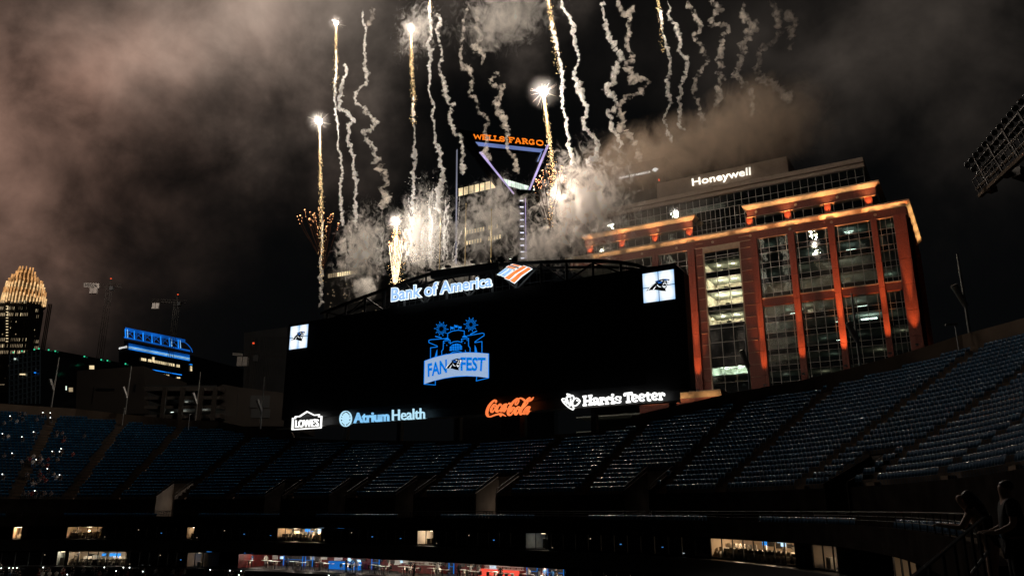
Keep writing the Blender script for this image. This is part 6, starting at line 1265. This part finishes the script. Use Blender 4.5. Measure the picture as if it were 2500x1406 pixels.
flecks('sparks', [tuple(fwp(a, b, 10+c)) for a, b, c in zip(x[ok], y[ok], rd.normal(0, 1.5, ok.sum()))], .015+.03*rd.random(ok.sum()), M['sparkw'], sl)

lamp('POINT', fwp(1015, 540, 6.0), LP*.8, (1, .92, .82), sl, .8, 'salvo_flash'); lamp('POINT', fwp(1352, 455, 8.5), LP*.8, (1, .80, .66), mn2, .8, 'mine_flash')
# fine smoke threads thrown up by the salvo and the two flanking mines
rt = random.Random(77)
def threads(n, x0, x1, ybase, ytop0, ytop1, off_, lab, kind='A'):
    for k in range(n):
        x = rt.uniform(x0, x1); yt = rt.uniform(ytop0, ytop1); pts = []; m_ = 7; dx = rt.uniform(-10, 10)+(x-(x0+x1)/2)*.25
        for j in range(m_+1): f = j/m_; pts.append((x+dx*(1-f)+rt.gauss(0, 2.2), yt+(ybase-yt)*f))
        trail(pts, (0, 0), 1.0, rt.uniform(1.3, 2.3), kind, off_+rt.uniform(-2, 2), lab, 100+k+int(x0)).__setitem__('group', 'fine smoke threads '+str(int(x0)))
threads(12, 985, 1110, 640, 440, 570, 11, 'fine thread of bright smoke in the centre salvo')
threads(6, 1335, 1405, 610, 395, 520, 12, 'fine thread of smoke in the burst beside the office tower', 'B')
threads(6, 830, 925, 690, 480, 600, 13, 'fine thread of smoke left of the orange fountain', 'B')
# ================================================================ FLAGPOLES, RIM LAMP POSTS, LIGHT BANK
M['pole_gold'] = mat('gilt_pole', (.45, .34, .16), .35, .8); M['lens'] = mat('lamp_lens', (.24, .23, .22), .25, .1, var=.5, nscale=14.0); M['bank'] = mat('bronze_metal', (.05, .038, .03), .5, .4)
for (x0, y0, y1) in ((1075, 536, 655), (1137, 500, 648), (1199, 514, 640)):
    p, q = onb(x0, y1, -4), onb(x0+.8, y0, -4); b = MB(); b.tube((q.x, q.y, p.z-1), q, .09, .05, n=8); b.tube(q, q+Vector((0, 0, .25)), .12, .12, n=8); tag(b.build('flagpole', M['pole_gold']), 'bare flagpole standing on the roof of the scoreboard', 'flagpole', 'flagpoles on the scoreboard')
def rim_at(px):
    best = None
    for s in np.arange(0, 160, .5):
        p = rim_pt(s, 1.5, .2)
        if p.y < 5: continue
        e = abs(proj(p)[0]-px)
        if best is None or e < best[0]: best = (e, s, p)
    return best
def lamp_post(px, ytop, can, label, small=None):
    e_, s, p = rim_at(px); r = ray(*(px, ytop)); zt = r.z*(p.y/r.y); e = empty('lamp_post', (p.x, p.y, p.z-1.5), label, 'lamp post', 'lamp posts along the rim')
    b = MB(); b.tube((p.x, p.y, p.z-1.5), (p.x, p.y, zt), .16, .10, n=8); b.build('post', M['steel'], e)
    h = (zt-p.z); c0 = Vector((p.x, p.y-.1, p.z+h*.35)); c1 = c0+Vector((-.75*can, -.3, 1.9)); b = MB(); b.tube(c0, c1, .24, .32, n=10); b.build('floodlight', M['steel'], e); b = MB(); b.tube(c1, c1+(c1-c0).normalized()*.12, .33, .30, n=10); b.build('lens', M['lens'], e)
    b = MB(); b.beam((p.x, p.y, c0.z+.9), c0+(c1-c0)*.5, .08, .08); b.build('bracket', M['steel'], e)
for (px, yt, can, l) in ((120, 872, 1, 'slanted floodlight post on the left rim before the grid tower'), (311, 893, 1, 'slanted floodlight post on the rim before the blue lit slab'), (480, 908, 1, 'slanted floodlight post on the rim beside the parking garage'), (634, 920, 1, 'slanted floodlight post on the rim before the brown block'),
                         (1828, 790, 1, 'dark floodlight post before the centre glass bay of the office tower'), (2092, 716, 1.2, 'dark floodlight post before the right bays of the office tower'), (2372, 620, 1.3, 'tall floodlight post on the rim right of the office tower')): lamp_post(px, yt, can, l)
for (px, l) in ((298, 'short rim light with a flat head beside the floodlight post on the left'), (2360, 'short rim light with a flat head beside the tall right floodlight post'), (470, 'short rim light with a flat head by the parking garage')):
    e_, s, p = rim_at(px); e = empty('rim_light', (p.x, p.y, p.z-2.5), l, 'lamp post'); q = rim_pt(s, 0, -.6); b = MB(); b.tube((q.x, q.y, q.z-.3), (q.x, q.y, q.z+2.6), .06, .05, n=6); b.build('post', M['steel'], e); b = MB(); b.cbox((q.x-.35, q.y, q.z+2.7), 1.0, .4, .16, -.3); b.build('lamp_head', M['lens'], e)
# stadium light bank at the upper right
Yb = lambda i: 66-.9*i
lbk = empty('light_bank', at_y(2470, 470, 58), 'unlit bank of round stadium floodlights on a dark catwalk at the right edge', 'light bank')
cols_, ra = 13, [(0, 0), (15.5, 10.0), (30, 21), (45, 33)]
for i in range(cols_+1):
    gx = 2361+i*10.1+.16*i*i; gy = 404-i*12.2-.17*i*i
    for j, (dx, dy) in enumerate(ra):
        if j == 3 and i % 2: continue
        c = at_y(gx+dx, gy+dy, Yb(i)+.4*j); d = Vector((-.62, -.55, -.30)).normalized(); b = MB(); b.tube(c-d*.42, c, .16, .27, n=12); h = b.build('floodlight', M['bank'], lbk)
        b = MB(); b.tube(c, c+d*.04, .26, .22, n=12); b.build('lens', M['lens'], h)
        b = MB(); b.beam(c-d*.3, at_y(gx+dx+5, gy+dy+9, Yb(i)+.4*j+.2), .05, .05); b.build('yoke', M['bank'], h)
a, b_ = at_y(2393, 478, 64), at_y(2530, 352, 52)
m_ = MB(); m_.beam(a, b_, .35, .30); m_.beam(a+Vector((.3, .8, .9)), b_+Vector((.3, .8, .9)), .18, .18); m_.build('catwalk_beam', M['rim'], lbk)
m_ = MB()
for k in range(14): f = k/13; p = a+(b_-a)*f; m_.beam(p, p+Vector((-.35, .2, 1.5)), .06, .06, up=(1, 0, 0))
for h in (.75, 1.5): m_.beam(a+Vector((-.35*h/1.5, .2*h/1.5, h)), b_+Vector((-.35*h/1.5, .2*h/1.5, h)), .05, .05)
m_.build('catwalk_rail', M['bank'], lbk)
for k in range(4): f = .2+.27*k; p = a+(b_-a)*f; m_ = MB(); m_.beam(p, p+Vector((-.5, .6, 2.9)), .12, .12, up=(1, 0, 0)); m_.build('frame_strut', M['bank'], lbk)
for j in range(3):
    p = at_y(2375+ra[j][0], 408+ra[j][1], 66); q = at_y(2540+ra[j][0], 212+ra[j][1], 53); m_ = MB(); m_.beam(p, q, .10, .10); m_.build('lamp_rail', M['bank'], lbk)
m_ = MB(); p = at_y(2455, 425, 60); m_.cbox(p, .9, .5, .5, .4); p = at_y(2418, 462, 62); m_.cbox(p, .9, .6, .5, .4); m_.build('junction_box', M['rim'], lbk)
m_ = MB(); p = at_y(2480, 420, 59); m_.beam(p, Vector((p.x+12, p.y+3, p.z-2.5)), .8, .8); m_.build('mounting_arm', M['bank'], lbk)
# ================================================================ PEOPLE
def person(key, loc, rz, label, group, sc=1.0):
    o = bpy.data.objects.new('person', FIG[key]); COL.objects.link(o); o.location = loc; o.rotation_euler = (0, 0, rz); o.scale = (sc, sc, sc); return tag(o, label, 'person', group)
ph = MB(); ph.cbox((0, 0, 0), .12, .03, .12); ph_me = ph.mesh('phone', M['phone'])
def phone(p, label, group): o = bpy.data.objects.new('phone', ph_me); COL.objects.link(o); o.location = p; return tag(o, label, 'phone', group)
rd = random.Random(21)
phones_px = [(105, 1012), (128, 1010), (127, 1024), (88, 1057), (152, 1101), (147, 1103), (134, 1105), (31, 1113), (92, 1123), (119, 1145), (8, 1162), (150, 1159), (91, 1204), (53, 1226), (108, 1233), (55, 1068), (27, 1022), (9, 1060)]
def deck_seat_at(px, py):
    best = None
    for s in np.arange(16, 50, .25):
        for n in range(0, 29):
            p = bp(s, O0+n*TREAD+.4, Z0+n*RISE); q = proj(p+Vector((0, 0, 1.0))); e = (q[0]-px)**2+(q[1]-py)**2
            if best is None or e < best[0]: best = (e, s, n, p)
    return best
for i, (x, y) in enumerate(phones_px):
    e, s, n, p = deck_seat_at(x, y)
    if e > 400: continue
    rz = rowdir(s, O0)+math.pi; person('hold', p, rz, 'seated spectator in black holding up a bright phone in the left section', 'spectators with phones in the left section')
    phone(p+Matrix.Rotation(rz, 3, 'Z') @ Vector((.18, .42, 1.22)), 'bright phone light held up by a spectator in the left section', 'phone lights in the left section')
crowd_px = [(150+rd.gauss(0, 14), 1060+rd.gauss(0, 6)) for _ in range(5)]+[(80+rd.gauss(0, 22), 1120+rd.gauss(0, 10)) for _ in range(12)]+[(95+rd.gauss(0, 20), 1165+rd.gauss(0, 10)) for _ in range(11)]+[(100+rd.gauss(0, 25), 1205+rd.gauss(0, 10)) for _ in range(10)]+[(60+rd.gauss(0, 20), 1015+rd.gauss(0, 8)) for _ in range(7)]+[(180, 1105), (205, 1062), (140, 1120), (20, 1060), (12, 1110)]
for x, y in crowd_px:
    e, s, n, p = deck_seat_at(x, y)
    if e < 300: person(rd.choice(['sitA', 'sitA', 'sitB', 'sitC', 'hold']), p, rowdir(s, O0)+math.pi+rd.gauss(0, .2), 'spectator sitting among empty blue seats in the left section', 'spectators seated in the left section')
low_px = [(34, 1378), (48, 1378), (3, 1389), (108, 1389), (170, 1401), (262, 1381), (294, 1394), (307, 1383), (325, 1384), (353, 1393), (519, 1392), (566, 1391), (598, 1396), (592, 1404), (812, 1404), (25, 1340)]
def low_at(px, py):
    best = None
    for s in np.arange(14, 120, .5):
        for n in range(0, 12):
            p = bp(s, -1.0-n*.85, -9.0-n*.42); q = proj(p+Vector((0, 0, 1.1))); e = (q[0]-px)**2+(q[1]-py)**2
            if best is None or e < best[0]: best = (e, s, n, p)
    return best
for x, y in low_px:
    e, s, n, p = low_at(x, y); rz = rowdir(s, 0)+math.pi; person('hold', p, rz, 'spectator with a bright phone in the dark lower bowl', 'spectators with phones in the lower bowl')
    phone(p+Matrix.Rotation(rz, 3, 'Z') @ Vector((.18, .42, 1.22)), 'bright phone light in the dark lower bowl', 'phone lights in the lower bowl')
for k in range(46):
    e, s, n, p = low_at(rd.uniform(0, 640), rd.uniform(1372, 1410)); person(rd.choice(['sitA', 'sitA', 'sitB', 'hold', 'sitC']), p, rowdir(s, 0)+math.pi+rd.gauss(0, .3), 'spectator in the dark lower bowl below the suites', 'spectators in the lower bowl')
for (px, key) in ((615, 'standA'), (650, 'standB'), (700, 'standA'), (782, 'standB'), (845, 'standC'), (860, 'standA'), (872, 'standB'), (950, 'standB'), (1002, 'standC'), (1010, 'standC'), (1070, 'standB'), (1147, 'standB'), (1167, 'standB'), (1120, 'standC'), (1220, 'standC'), (1290, 'standB'), (1315, 'standB'), (1332, 'standA'), (1350, 'standA'), (1360, 'standC')):
    oo = LO+rd.choice((.5, 1.6, 2.6)); s = s_at(px, oo, ZL0+1, 40, 130); person(key, bp(s, oo, ZL0+.04), rowdir(s, LO)+rd.uniform(0, 6), {'standA': 'drinker in a blue shirt standing in the club bar', 'standB': 'drinker in a white shirt standing in the club bar', 'standC': 'drinker in black standing in the club bar'}[key], 'drinkers standing in the club bar '+key[-1])
# near figures at the railing
wz = -1.36; wl = at_y(2413, 1300, 12.2); face = math.atan2(-.88, .47)*-1
w = empty('person', (wl.x, wl.y, wz), 'woman with long dark hair leaning on the front railing', 'person'); w.rotation_euler = (0, 0, R(58))
for n_, me in (('body', WOMAN), ('top', WTOP), ('hair', WHAIR)): link(bpy.data.objects.new(n_, me), w, True)
ml = at_y(2478, 1300, 10.6); mn = empty('person', (ml.x, ml.y, -1.30), 'person in dark clothes standing behind the long haired woman', 'person'); mn.rotation_euler = (0, 0, R(70))
for n_, me in (('body', MAN), ('shirt', MTOP), ('trousers', MPANT), ('hair', MHAIR)): link(bpy.data.objects.new(n_, me), mn, True)
# stair rail falling away towards the lens
sr = MB(); A0, B0 = at_y(2412, 1254, 12.6), at_y(2225, 1412, 6.2)
sr.path([A0, B0], .022); sr.path([A0-Vector((0, 0, .45)), B0-Vector((0, 0, .45))], .022)
for k in range(9): f = k/8; p = A0+(B0-A0)*f; sr.tube(p, p-Vector((0, 0, 1.0)), .02, n=5)
tag(sr.build('stair_railing', M['darkmetal']), 'sloping stair handrail with thin balusters left of the woman', 'railing')
